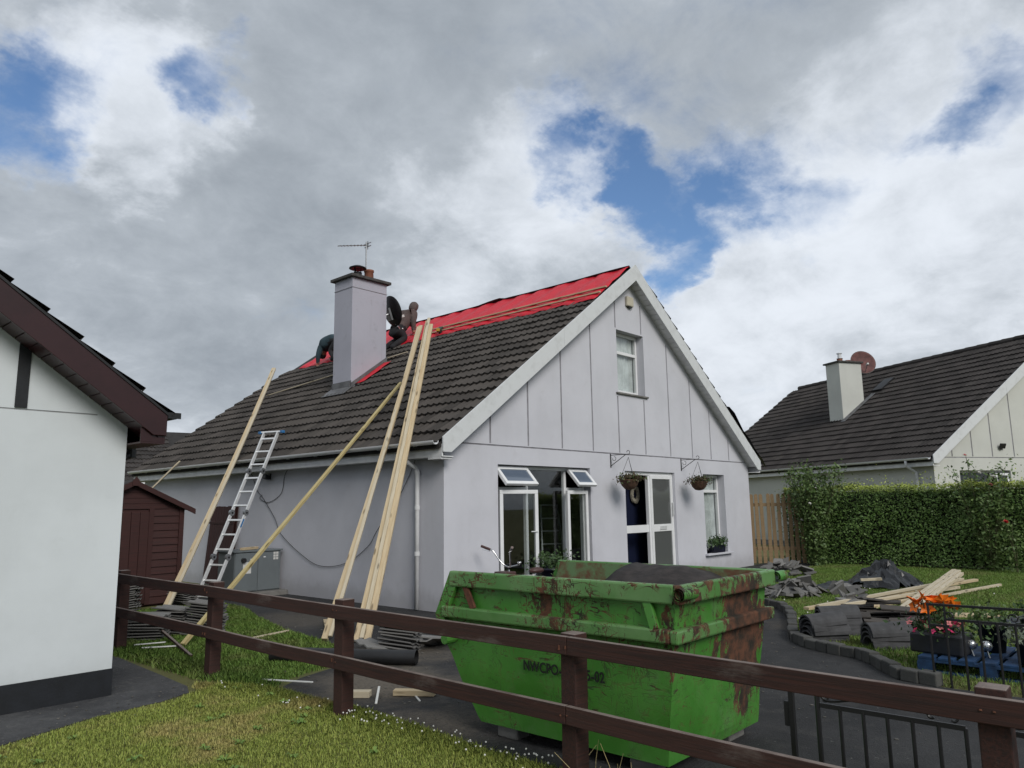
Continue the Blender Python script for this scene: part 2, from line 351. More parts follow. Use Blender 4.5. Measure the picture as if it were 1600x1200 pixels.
def paint_green(nm, ca, cb, extra):
    M = Mat(nm)
    base = M.mix(M.mr(M.noise(2.2, 5), .3, .7), ca, cb)
    base = M.mix(M.mr(M.noise(4, 8, .7, .2), .5, .75, 0, .55), base, (.12, .24, .085))
    n1 = M.noise(9.0, 10, .80, .6, 'Object', (1.15, 1.15, .6)); n2 = M.noise(1.5, 3, .5); scr = M.noise(5, 8, .7, .8, 'Object', (1, 1, 3.5)); scr2 = M.noise(6, 8, .72, .6, 'Object', (5, 5, .7))
    sp = M.nd('ShaderNodeSeparateXYZ'); M.L.new(M.tc.outputs['Object'], sp.inputs[0])
    # the tail end is far more knocked about than the long sides
    endw = M.mr(sp.outputs[1], -1.0, -.85, .07, 0)
    r = M.mth('ADD', n1, M.mth('MULTIPLY', M.mth('SUBTRACT', n2, .5), .35)); r = M.mth('ADD', r, endw); r = M.mth('ADD', r, M.mr(sp.outputs[2], .55, .8, -.06, 0)); r = M.mth('ADD', r, extra)
    # big bare patch below the ledge on the tail end
    dv = M.nd('ShaderNodeVectorMath', operation='DISTANCE'); M.L.new(M.tc.outputs['Object'], dv.inputs[0]); dv.inputs[1].default_value = (.28, -1.0, .68); r = M.mth('ADD', r, M.mr(dv.outputs['Value'], .12, .46, .22, 0))
    dv2 = M.nd('ShaderNodeVectorMath', operation='DISTANCE'); M.L.new(M.tc.outputs['Object'], dv2.inputs[0]); dv2.inputs[1].default_value = (.40, -.97, .30); r = M.mth('ADD', r, M.mr(dv2.outputs['Value'], .05, .28, .13, 0))
    dv3 = M.nd('ShaderNodeVectorMath', operation='DISTANCE'); M.L.new(M.tc.outputs['Object'], dv3.inputs[0]); dv3.inputs[1].default_value = (-.62, -.05, .92); r = M.mth('ADD', r, M.mr(dv3.outputs['Value'], .05, .45, .05, 0))
    rust = M.mr(r, .60, .615)
    rg = M.nd('ShaderNodeTexNoise'); rg.inputs['Scale'].default_value = 6; rg.inputs['Detail'].default_value = 3; M.L.new(M.tc.outputs['Object'], rg.inputs['Vector'])
    def lines(st, lo, hi, sc_):
        n_ = M.noise(sc_, 2, .5, 1.2, 'Object', st); k_ = M.mth('ABSOLUTE', M.mth('SUBTRACT', n_, .5)); return M.mth('MULTIPLY', M.mth('MULTIPLY', M.mr(k_, .006, .022, 1, 0), M.mr(M.noise(2.6, 4, .6, 0), lo, hi)), M.mr(M.mth('SUBTRACT', sp.outputs[2], M.mr(sp.outputs[1], -1.0, -.9, .6, 0)), .45, .75, .35, 1))
    rust = M.mth('MAXIMUM', rust, lines((1, 1, 2.6), .44, .56, 5)); rust = M.mth('MAXIMUM', rust, lines((2.4, 2.4, .7), .47, .60, 6)); rust = M.mth('MAXIMUM', rust, M.mr(scr, .60, .64, 0, .9)); rust = M.mth('MAXIMUM', rust, M.mr(scr2, .62, .66, 0, .85))
    rc = M.mix(M.mr(M.noise(9, 6, .7), .35, .65), (.020, .016, .010), (.13, .052, .026))
    a = M.mix(rust, base, rc); M.col(a).rough(M.mr(rust, 0, 1, .42, .92, False))
    M.bump(M.mth('ADD', M.mth('MULTIPLY', M.noise(3, 3), 1.5), M.mth('MULTIPLY', rust, -.25)), .35, .012); return M.mt
m_skip = paint_green('skip_green_paint', (.047, .195, .023), (.076, .25, .042), 0); m_skiprim = paint_green('skip_worn_rim_paint', (.070, .20, .045), (.14, .27, .10), .006)
def paint_inner():
    M = Mat('skip_worn_inside'); n1 = M.noise(3, 9, .7, .3)
    a = M.mix(M.mr(n1, .42, .56), (.13, .22, .10), (.14, .065, .035)); M.col(a).rough(.85); M.bump(n1, .3, .01); return M.mt
m_skipin = paint_inner()
def grass_mat(name, ca, cb, dry):
    M = Mat(name); i = M.island(); p = M.noise(.8, 5, .6); q = M.noise(3.1, 4)
    a = M.mix(i, ca, cb); a = M.mix(M.mr(M.mth('ADD', p, M.mth('MULTIPLY', M.mth('SUBTRACT', q, .5), .4)), .48, .68, 0, .8), a, dry)
    M.col(a).rough(.7); M.b.inputs['Subsurface Weight'].default_value = 0
    return M.mt
m_grassF = grass_mat('lawn_blades', (.23, .31, .055), (.37, .41, .09), (.50, .40, .165)); m_grassR = grass_mat('far_lawn_blades', (.10, .20, .03), (.18, .28, .05), (.20, .23, .07))
def leaf_mat(name, a_, b_, top=None, z0=0, z1=0):
    M = Mat(name); i = M.island(); c = M.mix(i, a_, b_)
    if top:
        sp = M.nd('ShaderNodeSeparateXYZ'); M.L.new(M.tc.outputs['Object'], sp.inputs[0]); h = M.mth('ADD', sp.outputs[2], M.mth('MULTIPLY', M.mth('SUBTRACT', M.noise(6, 3), .5), .25))
        c = M.mix(M.mr(h, z0, z1), c, top)
    M.col(c).rough(.5).set(Specular_IOR_Level=.35); return M.mt
m_hedge = leaf_mat('hedge_leaf', (.055, .115, .022), (.13, .21, .055), (.30, .36, .065), 1.68, 1.93)
m_rose = leaf_mat('rose_leaf', (.055, .105, .028), (.13, .19, .06)); m_plant = leaf_mat('plant_leaf', (.035, .075, .025), (.08, .13, .05))
m_dry = leaf_mat('dry_foliage', (.055, .040, .022), (.10, .075, .035)); m_silverlf = leaf_mat('silver_leaf', (.09, .12, .085), (.16, .19, .13))
m_stem = simple('stem', (.07, .075, .03), .8, .3)
m_fw = simple('white_petal', (.75, .74, .70), .6, .1, 8, 0); m_fp = simple('pink_petal', (.62, .19, .19), .6, .2, 8, 0); m_fr = simple('red_petal', (.50, .01, .02), .6, .2, 8, 0)
m_fo = simple('orange_petal', (.90, .20, .010), .5, .15, 8, 0); m_fm = simple('magenta_petal', (.68, .035, .16), .6, .25, 8, 0)
m_wreath = simple('dried_wreath', (.26, .24, .19), .95, .4, 40, .5)
def ground_mat(name, a_, b_, c_, s1, rough=.95, bs=120, bstr=.6, speck=None):
    M = Mat(name); n = M.noise(s1, 7, .65, 0, 'Object'); f = M.noise(bs, 4, .7); mid = M.noise(s1*6, 5)
    c = M.mix(M.mr(n, .35, .68), a_, b_); c = M.mix(M.mr(mid, .5, .75, 0, .6), c, c_); c = M.mix(M.mr(f, .35, .75, 0, .5), c, mul(a_, .55))
    if speck: c = M.mix(M.mr(M.noise(bs*.7, 2), .70, .75), c, speck)
    M.col(c).rough(rough); M.bump(M.mth('ADD', f, M.mth('MULTIPLY', mid, 1.2)), bstr, .012); return M.mt
m_soil = ground_mat('lawn_soil', (.10, .105, .03), (.14, .14, .04), (.17, .14, .06), .9)
m_tarmac = ground_mat('tarmac', (.014, .0145, .016), (.036, .036, .037), (.060, .058, .054), .9, .9, 55, .9, (.15, .147, .14))
def add_dirt(mt_, spots, col_):
    M = Mat.__new__(Mat); M.mt = mt_; M.nt = mt_.node_tree; M.N = M.nt.nodes; M.L = M.nt.links; M.b = M.N['Principled BSDF']; M.tc = M.N.new('ShaderNodeTexCoord')
    old = M.b.inputs['Base Color'].links[0].from_socket; nz = M.noise(2.2, 6, .65); fz = M.noise(38, 4, .7)
    for (x, y, r0, r1, k) in spots:
        v = M.nd('ShaderNodeVectorMath', operation='DISTANCE'); M.L.new(M.tc.outputs['Object'], v.inputs[0]); v.inputs[1].default_value = (x, y, 0)
        dd = M.mth('ADD', v.outputs['Value'], M.mth('MULTIPLY', M.mth('SUBTRACT', nz, .5), 1.5)); f_ = M.mth('MULTIPLY', M.mr(dd, r0, r1, k, 0), M.mr(fz, .3, .6, .4, 1)); old = M.mix(f_, old, col_)
    M.L.new(old, M.b.inputs['Base Color'])
add_dirt(m_tarmac, [(-3.4, -2.9, .25, 1.0, .9), (-2.5, -1.9, .2, .9, .7), (-1.6, 1.2, .2, 1.4, .45), (-3.9, -4.3, .1, .6, .6), (2.0, -4.6, .1, .6, .35)], (.15, .125, .095))
m_gravel = ground_mat('chip_path', (.040, .041, .045), (.085, .086, .090), (.14, .137, .13), 1.6, .95, 45, 1.0, (.24, .235, .22))
m_mud = ground_mat('dirt', (.10, .085, .065), (.14, .12, .09), (.07, .06, .05), 2, .95, 90, .8)

# ------------------------------------------------------------------ ground, driveway, paths
def sheet(name, pts, z, mt, sub=None):
    tri = tessellate_polygon([[V((x, y, 0)) for x, y in pts]]); mb = MB(); mb.add([(x, y, z) for x, y in pts], [tuple(t) for t in tri])
    o = mb.build(name, mt)
    for p_ in o.data.polygons:
        if p_.normal.z < 0: p_.flip()
    return tag(o, kind='structure')
sheet('ground', [(-300,-300), (300,-300), (300,300), (-300,300)], 0, m_soil)
KERB = [(3.75,-2.75), (3.55,-3.3), (3.30,-3.72), (2.85,-4.02), (2.29,-4.30), (1.66,-4.57), (1.12,-4.78), (.76,-4.98), (.52,-5.22), (.38,-5.50), (.26,-5.82), (.05,-6.03), (-.22,-6.22), (-.46,-6.42), (-.54,-6.75)]
DRIVE = [(-4.08,-14), (-4.12,-5.4), (-4.16,-4.9), (-4.08,-4.2), (-4.02,-3.6), (-4.08,-3.0), (-4.12,-2.35), (-3.75,-2.12), (-3.2,-1.95), (-2.62,-1.5), (-2.45,-.5), (-2.29,.49), (-1.9,1.9), (-1.5,3.04), (-1.35,5.2), (.05,5.2), (.05,.05), (13.5,.05), (13.5,-1.25), (4.9,-1.3), (4.1,-1.9)] + KERB + [(-.56,-14)]
sheet('driveway', DRIVE, .004, m_tarmac)
sheet('neighbour_path', [(-20,-2.75), (-7.2,-2.62), (-6.19,-2.32), (-5.49,-2.05), (-4.95,-1.98), (-4.68,-1.85), (-4.58,-1.6), (-4.52,-.8), (-4.45,.25), (-4.45,14), (-20,14)], .004, m_gravel)
kr = bpy.data.objects.new('kerb', None); link(kr); tag(kr, kind='structure')
def polyline(pts, step):
    out = []; pts = [V((*p_, 0)) for p_ in pts]; nxt = 0; acc = 0
    for a, b in zip(pts, pts[1:]):
        d = (b-a).length
        while nxt <= acc+d: out.append((a+(b-a)*((nxt-acc)/d), (b-a).normalized())); nxt += step
        acc += d
    return out
kmes = [MB().box(-.0785, .0785, -.055, .055, 0, h).mesh('kerb_stone', m_kerb) for h in (.10, .108, .115)]
for i, (p_, t) in enumerate(polyline(KERB, .16)):
    o = mesh_obj('kerb_stone', kmes[i % 3], kr); o.location = p_ + V((t.y, -t.x, 0))*random.uniform(-.01, .01); o.rotation_euler = (random.uniform(-.04,.04), random.uniform(-.04,.04), math.atan2(t.y, t.x)+random.uniform(-.05,.05))
    b = o.modifiers.new('bevel', 'BEVEL'); b.width = .012; b.segments = 2

# ------------------------------------------------------------------ houses
W_, SL = 10.4734, .7206
CS = 1/math.sqrt(1+SL*SL); SN = SL*CS
def Zr(x): return 2.53 + SL*(x+.25)
def frame_bars(mb, x0, x1, z0, z1, y, wd=.06, d=.06, mi=0):
    mb.box(x0, x1, y, y+d, z0, z0+wd, mi).box(x0, x1, y, y+d, z1-wd, z1, mi)
    mb.box(x0, x0+wd, y, y+d, z0+wd, z1-wd, mi).box(x1-wd, x1, y, y+d, z0+wd, z1-wd, mi); return mb
def gable_wall(mb, W, zt, za, openings, grooves, th, L):
    outer = [(0,0), (W,0), (W,zt), (W/2,za), (0,zt)]
    loops = [[V((x, z, 0)) for x, z in outer]]
    for (a, b, c, d) in openings+grooves: loops.append([V(p_+(0,)) for p_ in ((a,c), (a,d), (b,d), (b,c))])
    flat = [p_ for l in loops for p_ in l]; tri = tessellate_polygon(loops)
    mb.add([(p_.x, 0, p_.y) for p_ in flat], [tuple(t) for t in tri])
    for (a, b, c, d), dp in [(o_, th) for o_ in openings]+[(g, .03) for g in grooves]:
        q = [(a,c), (a,d), (b,d), (b,c)]; vs = [(x, 0, z) for x, z in q]+[(x, dp, z) for x, z in q]
        mb.add(vs, [(i, (i+1) % 4, 4+(i+1) % 4, 4+i) for i in range(4)])
    mb.box(0, th, .003, L-th, 0, zt).box(W-th, W, .003, L-th, 0, zt-.003)
    mb.prism([(0, L, 0), (W, L, 0), (W, L, zt), (W/2, L, za), (0, L, zt)], (0, -th, 0))
def make_tile_mesh(mt, w=.30, g=.33, ln=.40, waves=2, name='roof_tile'):
    n = 16; vs = []; fs = []
    for k, (y, z0, th) in enumerate(((0, .056, 0), (ln, .006, 0), (0, .018, 0))):
        for i in range(n+1):
            x = (i/n-.5)*w*1.01; t = i/n
            c = .5-.5*math.cos(2*math.pi*waves*t); vs.append((x, y, z0 + .025*c**2.0 - (.004 if k == 2 else 0)))
    for i in range(n):
        fs.append((i, i+1, n+2+i, n+1+i)); fs.append((i+1, i, 2*n+2+i, 2*n+3+i))
    b = MB().add(vs, fs); return b.mesh(name, mt)
def tile_field(parent, mt, org, u, v, ncol, nrow, keep=lambda x, y: True, nmax=300, g=.33, w=.30, toworld=None, name='roof_tile'):
    me = make_tile_mesh(mt, w, g); u = V(u).normalized(); v = V(v).normalized(); n = u.cross(v)
    if n.z < 0: u = -u; n = -n; org = V(org)-u*(w*ncol)
    B = Matrix((u, v, n)).transposed(); items = []
    for r in range(nrow):
        for c in range(ncol):
            p_ = V(org)+u*(w*(c+.5))+v*(g*r)
            if not keep(p_.x, p_.y): continue
            Rj = (B @ Euler((random.gauss(0,.012), random.gauss(0,.012), random.gauss(0,.010))).to_matrix()).to_4x4()
            Rj.translation = p_ + v*random.gauss(0,.006) + n*random.uniform(0,.006); items.append(Rj)
    tw = toworld or Matrix()
    items.sort(key=lambda M: ((tw @ M.translation)-CAM).length)
    for M in items[:nmax]: mesh_obj(name, me, parent, M)
    if items[nmax:]:
        mv = np.array([v_.co[:] for v_ in me.vertices]); fs = [list(p_.vertices) for p_ in me.polygons]; mb = MB()
        for M in items[nmax:]:
            A = np.array(M); mb.add([tuple(x) for x in mv @ A[:3,:3].T + A[:3,3]], fs)
        tag(mb.build('far_roof_tiles', mt, parent), kind='stuff')
def xz_prism(mb, pts, y0, y1, mi=0): return mb.prism([(x, y0, z) for x, z in pts], (0, y1-y0, 0), mi)

def half_pipe(mb, x, z, y0, y1, r=.06):
    n = 10; vs = []; fs = []
    for y in (y0, y1):
        for rr in (r, r-.006):
            for i in range(n+1):
                a = math.pi+math.pi*i/n; vs.append((x+rr*math.cos(a), y, z+rr*math.sin(a)))
    k = n+1
    for i in range(n):
        fs += [(i, i+1, 2*k+i+1, 2*k+i), (k+i, 3*k+i, 3*k+i+1, k+i+1), (i, k+i, k+i+1, i+1), (2*k+i, 2*k+i+1, 3*k+i+1, 3*k+i)]
    fs += [(0, 2*k, 3*k, k), (n, k+n, 3*k+n, 2*k+n)]
    mb.add(vs, fs); return mb

def bungalow(root, m_wall, openings, groovesX, m_t, L, o=.22, toworld=None, rows=16, m_bg=m_barge, top_is_ridge=False, keep=lambda x, y: True, upper=None):
    zt = Zr(0)-.16; za = Zr(W_/2)-.16
    gro = [(.12, W_-.12, 2.535, 2.56)]
    for x in groovesX:
        zz = min(Zr(x), Zr(W_-x))-.36
        if upper and upper[0]-.05 < x < upper[1]+.05: gro += [(x-.021, x+.021, 2.575, upper[2]-.08), (x-.021, x+.021, upper[3]+.03, zz)]
        else: gro.append((x-.021, x+.021, 2.575, zz))
    mb = MB(); gable_wall(mb, W_, zt, za, openings, gro, .26, L); wall = mb.build('wall', m_wall, root)
    for (a, b, c, d) in gro: MB().box(a+.0015, b-.0015, .012, .03, c+.0015, d-.0015).build('expansion_joint', m_joint, wall)
    # roof decks
    rb = MB()
    xz_prism(rb, [(-.28, Zr(-.28)-.03), (W_/2, Zr(W_/2)-.03), (W_/2, Zr(W_/2)-.09), (-.28, Zr(-.28)-.09)], -o+.012, L+.12)
    xz_prism(rb, [(W_+.28, Zr(-.28)-.03), (W_/2+.002, Zr(W_/2)-.03), (W_/2+.002, Zr(W_/2)-.09), (W_+.28, Zr(-.28)-.09)], -o+.012, L+.12)
    roof = rb.build('roof', m_deck, root)
    ncol = int((L+o+.1)/.30)+1
    tile_field(roof, m_t, (-.275, -o+.03, Zr(-.275)-.03), (0,1,0), (CS,0,SN), ncol, rows, keep, 300, toworld=toworld)
    # right slope: only its verge can be seen; two columns of tiles over the deck
    tm = make_tile_mesh(m_t); u = V((0,1,0)); v = V((-CS,0,SN)); n_ = u.cross(v)
    if n_.z < 0: u = -u; n_ = -n_
    B = Matrix((u, v, n_)).transposed().to_4x4()
    for r in range(20 if top_is_ridge else 19):
        for c in range(2):
            M = B.copy(); M.translation = V((W_+.34, -o+.12+.3*c, Zr(-.34)-.03)) + v*(.33*r) + n_*.05; mesh_obj('verge_tile', tm, roof, M)
    # barge boards (front), two lengths each side meeting at a joint
    for s in (0, 1):
        f = (lambda x: x) if s == 0 else (lambda x: W_-x)
        xs = -.235; xm = 2.75
        for x0, x1 in ((xs, xm), (xm+.004, W_/2 - (.0 if s == 0 else .003))):
            pts = [(x0, Zr(x0)+.055), (x1, Zr(x1)+.055), (x1, Zr(x1)-.29), (x0, max(Zr(x0)-.29, 2.37))]
            if x0 == xs: pts = [(x0, Zr(x0)+.055), (x1, Zr(x1)+.055), (x1, Zr(x1)-.29), (x0+.17, 2.37), (x0, 2.37)]
            bb = MB(); xz_prism(bb, [(f(x), z) for x, z in pts], -o-.028, -o); bb.build('barge_board', m_bg, root, bev=.003)
        # soffit planks between wall and barge board
        sb = MB(); k = 44
        for i in range(k):
            x0 = -.05+(W_/2+.02)*i/k; x1 = -.05+(W_/2+.02)*(i+1)/k-.012
            xz_prism(sb, [(f(x0), Zr(x0)-.215), (f(x1), Zr(x1)-.215), (f(x1), Zr(x1)-.23), (f(x0), Zr(x0)-.23)], -o+.002, .02)
        tag(sb.build('soffit_planks', m_fascia, root), kind='stuff')
    for s in (0, 1):
        f = (lambda x: x) if s == 0 else (lambda x: W_-x)
        a, b = sorted((f(-.21), f(-.235))); MB().box(a, b, -o+.002, L+.1, 2.30, 2.49).build('fascia', m_fascia, root, bev=.003)
        a, b = sorted((f(-.207), f(.0))); MB().box(a, b, -o+.004, L+.05, 2.30, 2.315).build('soffit', m_fascia, root)
        gb = MB(); half_pipe(gb, f(-.345), 2.535, -o+.02, L+.1, .058); 
        g = gb.build('gutter', m_upvc, root, smooth=False)
        for y in np.arange(.3, L, .9): MB().box(*sorted((f(-.237), f(-.34))), y, y+.02, 2.47, 2.49).build('gutter_bracket', m_upvc, g)
    dp = MB().tube([(-.345, .62, 2.48), (-.345, .62, 2.37), (-.31, .62, 2.31), (-.08, .56, 2.17), (-.055, .55, 2.12), (-.055, .55, 1.9), (-.055, .55, .02)], .036, 12).build('downpipe', m_fascia, root, smooth=True)
    for z in (2.1, 1.55, .85): MB().lathe([(.036, -.03), (.043, -.03), (.043, .03), (.036, .03)], 12, (-.055, .55, z)).build('pipe_collar', m_fascia, dp)
    return wall, roof

def sash(parent, w_, h_, M, glass, name='sash', wd=.065, d=.055):
    o = frame_bars(MB(), 0, w_, 0, h_, -d/2, wd, d).build(name, m_upvc, parent, bev=.006); o.matrix_local = M
    MB().box(wd-.005, w_-wd+.005, -.008, .008, wd-.005, h_-wd+.005).build('pane', glass, o); return o
def TR(x, y, z, rx=0, ry=0, rz=0): return Matrix.Translation((x, y, z)) @ Euler((rx, ry, rz)).to_matrix().to_4x4()
def curtain(parent, x0, x1, z0, z1, y):
    n = 60; vs = []; fs = []
    for i in range(n+1):
        x = x0+(x1-x0)*i/n; yy = y+.018*math.sin(i*1.1)+.01*math.sin(i*.43+1)
        vs += [(x, yy, z0), (x, yy, z1)]
    for i in range(n): fs.append((2*i, 2*i+2, 2*i+3, 2*i+1))
    return MB().add(vs, fs).build('curtain', m_curtain, parent, smooth=True)

# --- the house being re-roofed
LM = 11.0
OPM = [(1.2, 3.74, .30, 2.24), (4.90, 6.83, .05, 2.22), (8.10, 9.14, .42, 2.22), (4.78, 5.79, 3.80, 5.11)]
house = thing('bungalow', 'lilac-grey dormer bungalow with half-stripped dark tiled roof and white barge boards', 'house')
wall, roof = bungalow(house, m_lilac, OPM, [1.03, 1.98, 2.92, 3.87, 4.775-.02, 5.72, 6.72, 7.68, 8.56, 9.46], m_tile, LM, rows=16,
    keep=lambda x, y: not (2.0 < x < 2.75 and 5.25 < y < 5.95), upper=(4.72, 5.80, 3.80, 5.11))
# eave box end at the near corner
MB().box(-.235, .0, -.19, .10, 2.265, 2.30).build('eave_box', m_fascia, house, bev=.004)
# windows
u_ = frame_bars(MB(), 4.785, 5.785, 3.83, 5.105, .17, .06, .07).box(4.85, 5.72, .172, .238, 4.655, 4.72).build('window', m_upvc, house, bev=.005)
u_['label'] = 'narrow upstairs gable window with pale curtains'
MB().box(4.84, 5.73, .20, .206, 3.88, 4.66).build('pane', m_clear, u_); MB().box(4.84, 5.73, .201, .207, 4.715, 5.05).build('pane', m_clear, u_); curtain(u_, 4.82, 5.76, 3.85, 5.08, .262)
MB().box(4.70, 5.86, -.045, .16, 3.765, 3.80).build('sill', m_conc, u_, bev=.005)
n_ = frame_bars(MB(), 8.105, 9.135, .45, 2.215, .17, .06, .07).box(8.165, 9.075, .172, .238, 1.80, 1.865).build('window', m_upvc, house, bev=.005)
n_['label'] = 'tall narrow front window with curtains and potted plant sill'
MB().box(8.16, 9.08, .20, .206, .5, 1.805).build('pane', m_clear, n_); MB().box(8.16, 9.08, .201, .207, 1.86, 2.16).build('pane', m_clear, n_); curtain(n_, 8.15, 9.10, .5, 2.18, .262)
MB().box(8.02, 9.26, -.09, .16, .375, .42).build('sill', m_lilac, n_, bev=.006)
b_ = frame_bars(MB(), 1.205, 3.735, .32, 2.235, .15, .06, .07).box(2.06, 2.12, .152, .218, .38, 2.175).box(3.13, 3.19, .152, .218, .38, 2.175).box(1.265, 2.06, .153, .217, 1.82, 1.875).box(3.19, 3.675, .153, .217, 1.82, 1.875).build('window', m_upvc, house, bev=.005)
b_['label'] = 'big front window with four white sashes standing open'
MB().box(2.115, 3.135, .18, .186, .38, 2.175).build('pane', m_clear, b_)
MB().box(1.1, 3.84, -.06, .14, .26, .30).build('sill', m_conc, b_, bev=.006)
sash(b_, .76, 1.46, TR(1.245, .02, .36, 0, 0, R(-15)), m_clear); sash(b_, .58, 1.46, TR(3.05, .035, .36, 0, 0, R(-3)), m_clear)
for x, w__ in ((1.225, .80), (3.16, .55)):
    sash(b_, w__, .40, Matrix.Translation((x, .10, 2.20)) @ Euler((R(-42), 0, 0)).to_matrix().to_4x4() @ Matrix.Translation((0, 0, -.40)), m_glassb)
MB().box(1.50+.42, 1.53+.42, -.21, -.19, 1.12, 1.13).box(1.78, 1.94, -.215, -.20, 1.125, 1.14).build('window_handle', m_upvc, b_)
# room behind the open window
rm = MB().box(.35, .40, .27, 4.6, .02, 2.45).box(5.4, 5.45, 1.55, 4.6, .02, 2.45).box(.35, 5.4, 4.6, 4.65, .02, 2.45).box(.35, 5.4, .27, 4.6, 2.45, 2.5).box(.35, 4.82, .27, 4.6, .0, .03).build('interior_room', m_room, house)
# front door with sliding outer door
d_ = frame_bars(MB(), 4.905, 6.825, .055, 2.215, .06, .07, .08).box(5.84, 5.91, .062, .138, .13, 2.14).build('front_door', m_upvc, house, bev=.005)
sl_ = frame_bars(MB(), 5.90, 6.77, .10, 2.15, .04, .075, .05).box(5.975, 6.695, .042, .088, .98, 1.13).build('sliding_door', m_upvc, d_, bev=.005)
MB().box(5.97, 6.70, .06, .07, 1.12, 2.08).build('pane', m_frost, sl_)
MB().box(4.97, 5.84, .09, .13, .98, 1.13).build('mid_rail', m_upvc, d_); MB().box(4.93, 6.80, .50, .54, .04, 2.3).build('inner_door', m_navy, d_)
MB().box(5.97, 6.70, .061, .071, .17, .985).build('lower_pane', m_frost, d_)
MB().box(6.20, 6.46, .028, .041, 1.02, 1.09).build('letter_box', m_alu, d_); MB().box(6.71, 6.745, .0, .04, 1.30, 1.58).build('handle', m_alu, d_, bev=.008)
MB().box(4.86, 6.86, -.35, .05, .004, .06).build('doorstep', m_conc, d_, bev=.01)
# chimney
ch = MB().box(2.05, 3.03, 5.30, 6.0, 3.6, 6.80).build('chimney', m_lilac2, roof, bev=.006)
MB().box(2.04, 3.04, 5.29, 6.01, 6.56, 6.57).build('render_joint', m_joint, roof)
MB().box(1.97, 3.11, 5.22, 6.08, 6.80, 6.87).build('chimney_cap', m_cap, roof, bev=.012)
MB().lathe([(.30, 0), (.24, .07), (.10, .10), (0, .105)], 18, (2.55, 5.65, 6.87)).build('flaunching', m_cap, roof)
MB().lathe([(.115, 0), (.105, .2), (.12, .21), (.12, .25), (.095, .25), (.09, .05)], 18, (2.74, 5.62, 6.92)).build('chimney_pot', m_terra, roof, smooth=True)
MB().lathe([(.0, .30), (.10, .28), (.20, .235), (.205, .215), (.10, .235), (0, .24)], 20, (2.40, 5.60, 6.92)).tube([(2.40-.09, 5.6, 6.95), (2.40-.09, 5.6, 7.17)], .012, 6).tube([(2.49, 5.6, 6.95), (2.49, 5.6, 7.17)], .012, 6).tube([(2.4, 5.69, 6.95), (2.4, 5.69, 7.17)], .012, 6).lathe([(.1, 0), (.1, .12), (.08, .12)], 16, (2.4, 5.6, 6.92)).build('chimney_cowl', m_dark, roof, smooth=True)
MB().prism([(1.80, 5.22, Zr(1.80)+.05), (2.06, 5.22, Zr(2.06)+.06), (2.06, 6.08, Zr(2.06)+.06), (1.80, 6.08, Zr(1.80)+.05)], (0, 0, .012)).box(2.035, 2.05, 5.285, 6.015, Zr(2.05), Zr(2.05)+.20).build('flashing', m_lead, roof)
MB().prism([(2.0, 5.285, Zr(2.0)+.04), (3.05, 5.285, Zr(3.05)+.04), (3.05, 5.285, Zr(3.05)+.15), (2.0, 5.285, Zr(2.0)+.15)], (0, .013, 0)).build('side_flashing', m_lead, roof)

# --- left neighbour: only the corner of its gable shows
lh = thing('neighbour_bungalow', 'white rendered house corner with mahogany barge board and black plinth', 'house', (-5.16-W_, -1.4, 0))
mb = MB(); gable_wall(mb, W_, Zr(0)-.16, Zr(W_/2)-.16, [], [(.1, W_-.02, 2.40, 2.412)], .26, 11); wl = mb.build('wall', m_white, lh)
MB().box(.1, W_-.025, .006, .03, 2.401, 2.411).build('groove', simple('pale_groove', (.36, .37, .38), .9, .2), wl)
pl_ = simple('black_plinth_paint', (.010, .012, .016), .6, .3, 8, .3)
MB().box(-.006, W_+.006, -.012, 11.0, .0, .225).build('plinth', pl_, lh)
MB().box(W_-.90, W_-.81, -.012, .01, 2.42, 3.02).build('painted_band', pl_, lh)
rb = MB(); xz_prism(rb, [(W_+.22, Zr(-.22)-.13), (W_/2, Zr(W_/2)-.13), (W_/2, Zr(W_/2)-.18), (W_+.22, Zr(-.22)-.18)], -.29, 11.2); xz_prism(rb, [(-.22, Zr(-.22)-.13), (W_/2-.002, Zr(W_/2)-.13), (W_/2-.002, Zr(W_/2)-.18), (-.22, Zr(-.22)-.18)], -.29, 11.2)
lr = rb.build('roof', m_deck, lh)
tm = make_tile_mesh(m_tile); u = V((0,-1,0)); v = V((-CS,0,SN)); nn = u.cross(v)
if nn.z < 0: u = -u; nn = -nn
B = Matrix((u, v, nn)).transposed().to_4x4()
for r in range(20):
    for c in range(4):
        M = B.copy(); M.translation = V((W_+.25, -.165+.3*c, Zr(-.25)-.135)) + v*(.33*r+random.gauss(0,.004)) + nn*random.uniform(.0, .008); mesh_obj('verge_tile', tm, lr, M)
f = lambda x: W_-x
xz = [(f(-.215), Zr(-.215)-.145), (f(1.9), Zr(1.9)-.145), (f(1.9), Zr(1.9)-.40), (f(-.10), 2.225), (f(-.215), 2.225)]
bb = MB(); xz_prism(bb, xz, -.325, -.30); bb.build('barge_board', m_mahog, lh, bev=.004)
bb = MB(); xz_prism(bb, [(f(1.903), Zr(1.903)-.145), (f(5.2), Zr(5.2)-.145), (f(5.2), Zr(5.2)-.40), (f(1.903), Zr(1.903)-.40)], -.325, -.30); bb.build('barge_board', m_mahog, lh, bev=.004)
bb = MB(); xz_prism(bb, [(f(-.22), Zr(-.22)-.125), (f(5.2), Zr(5.2)-.125), (f(5.2), Zr(5.2)-.15), (f(-.22), Zr(-.22)-.15)], -.335, -.326); bb.build('cover_strip', m_blackpl, lh)
sb = MB()
for i in range(56):
    x0 = -.15+.1*i; x1 = x0+.092; xz_prism(sb, [(f(x0), Zr(x0)-.385), (f(x1), Zr(x1)-.385), (f(x1), Zr(x1)-.40), (f(x0), Zr(x0)-.40)], -.299, .02)
tag(sb.build('soffit_planks', m_mahog, lh), kind='stuff')
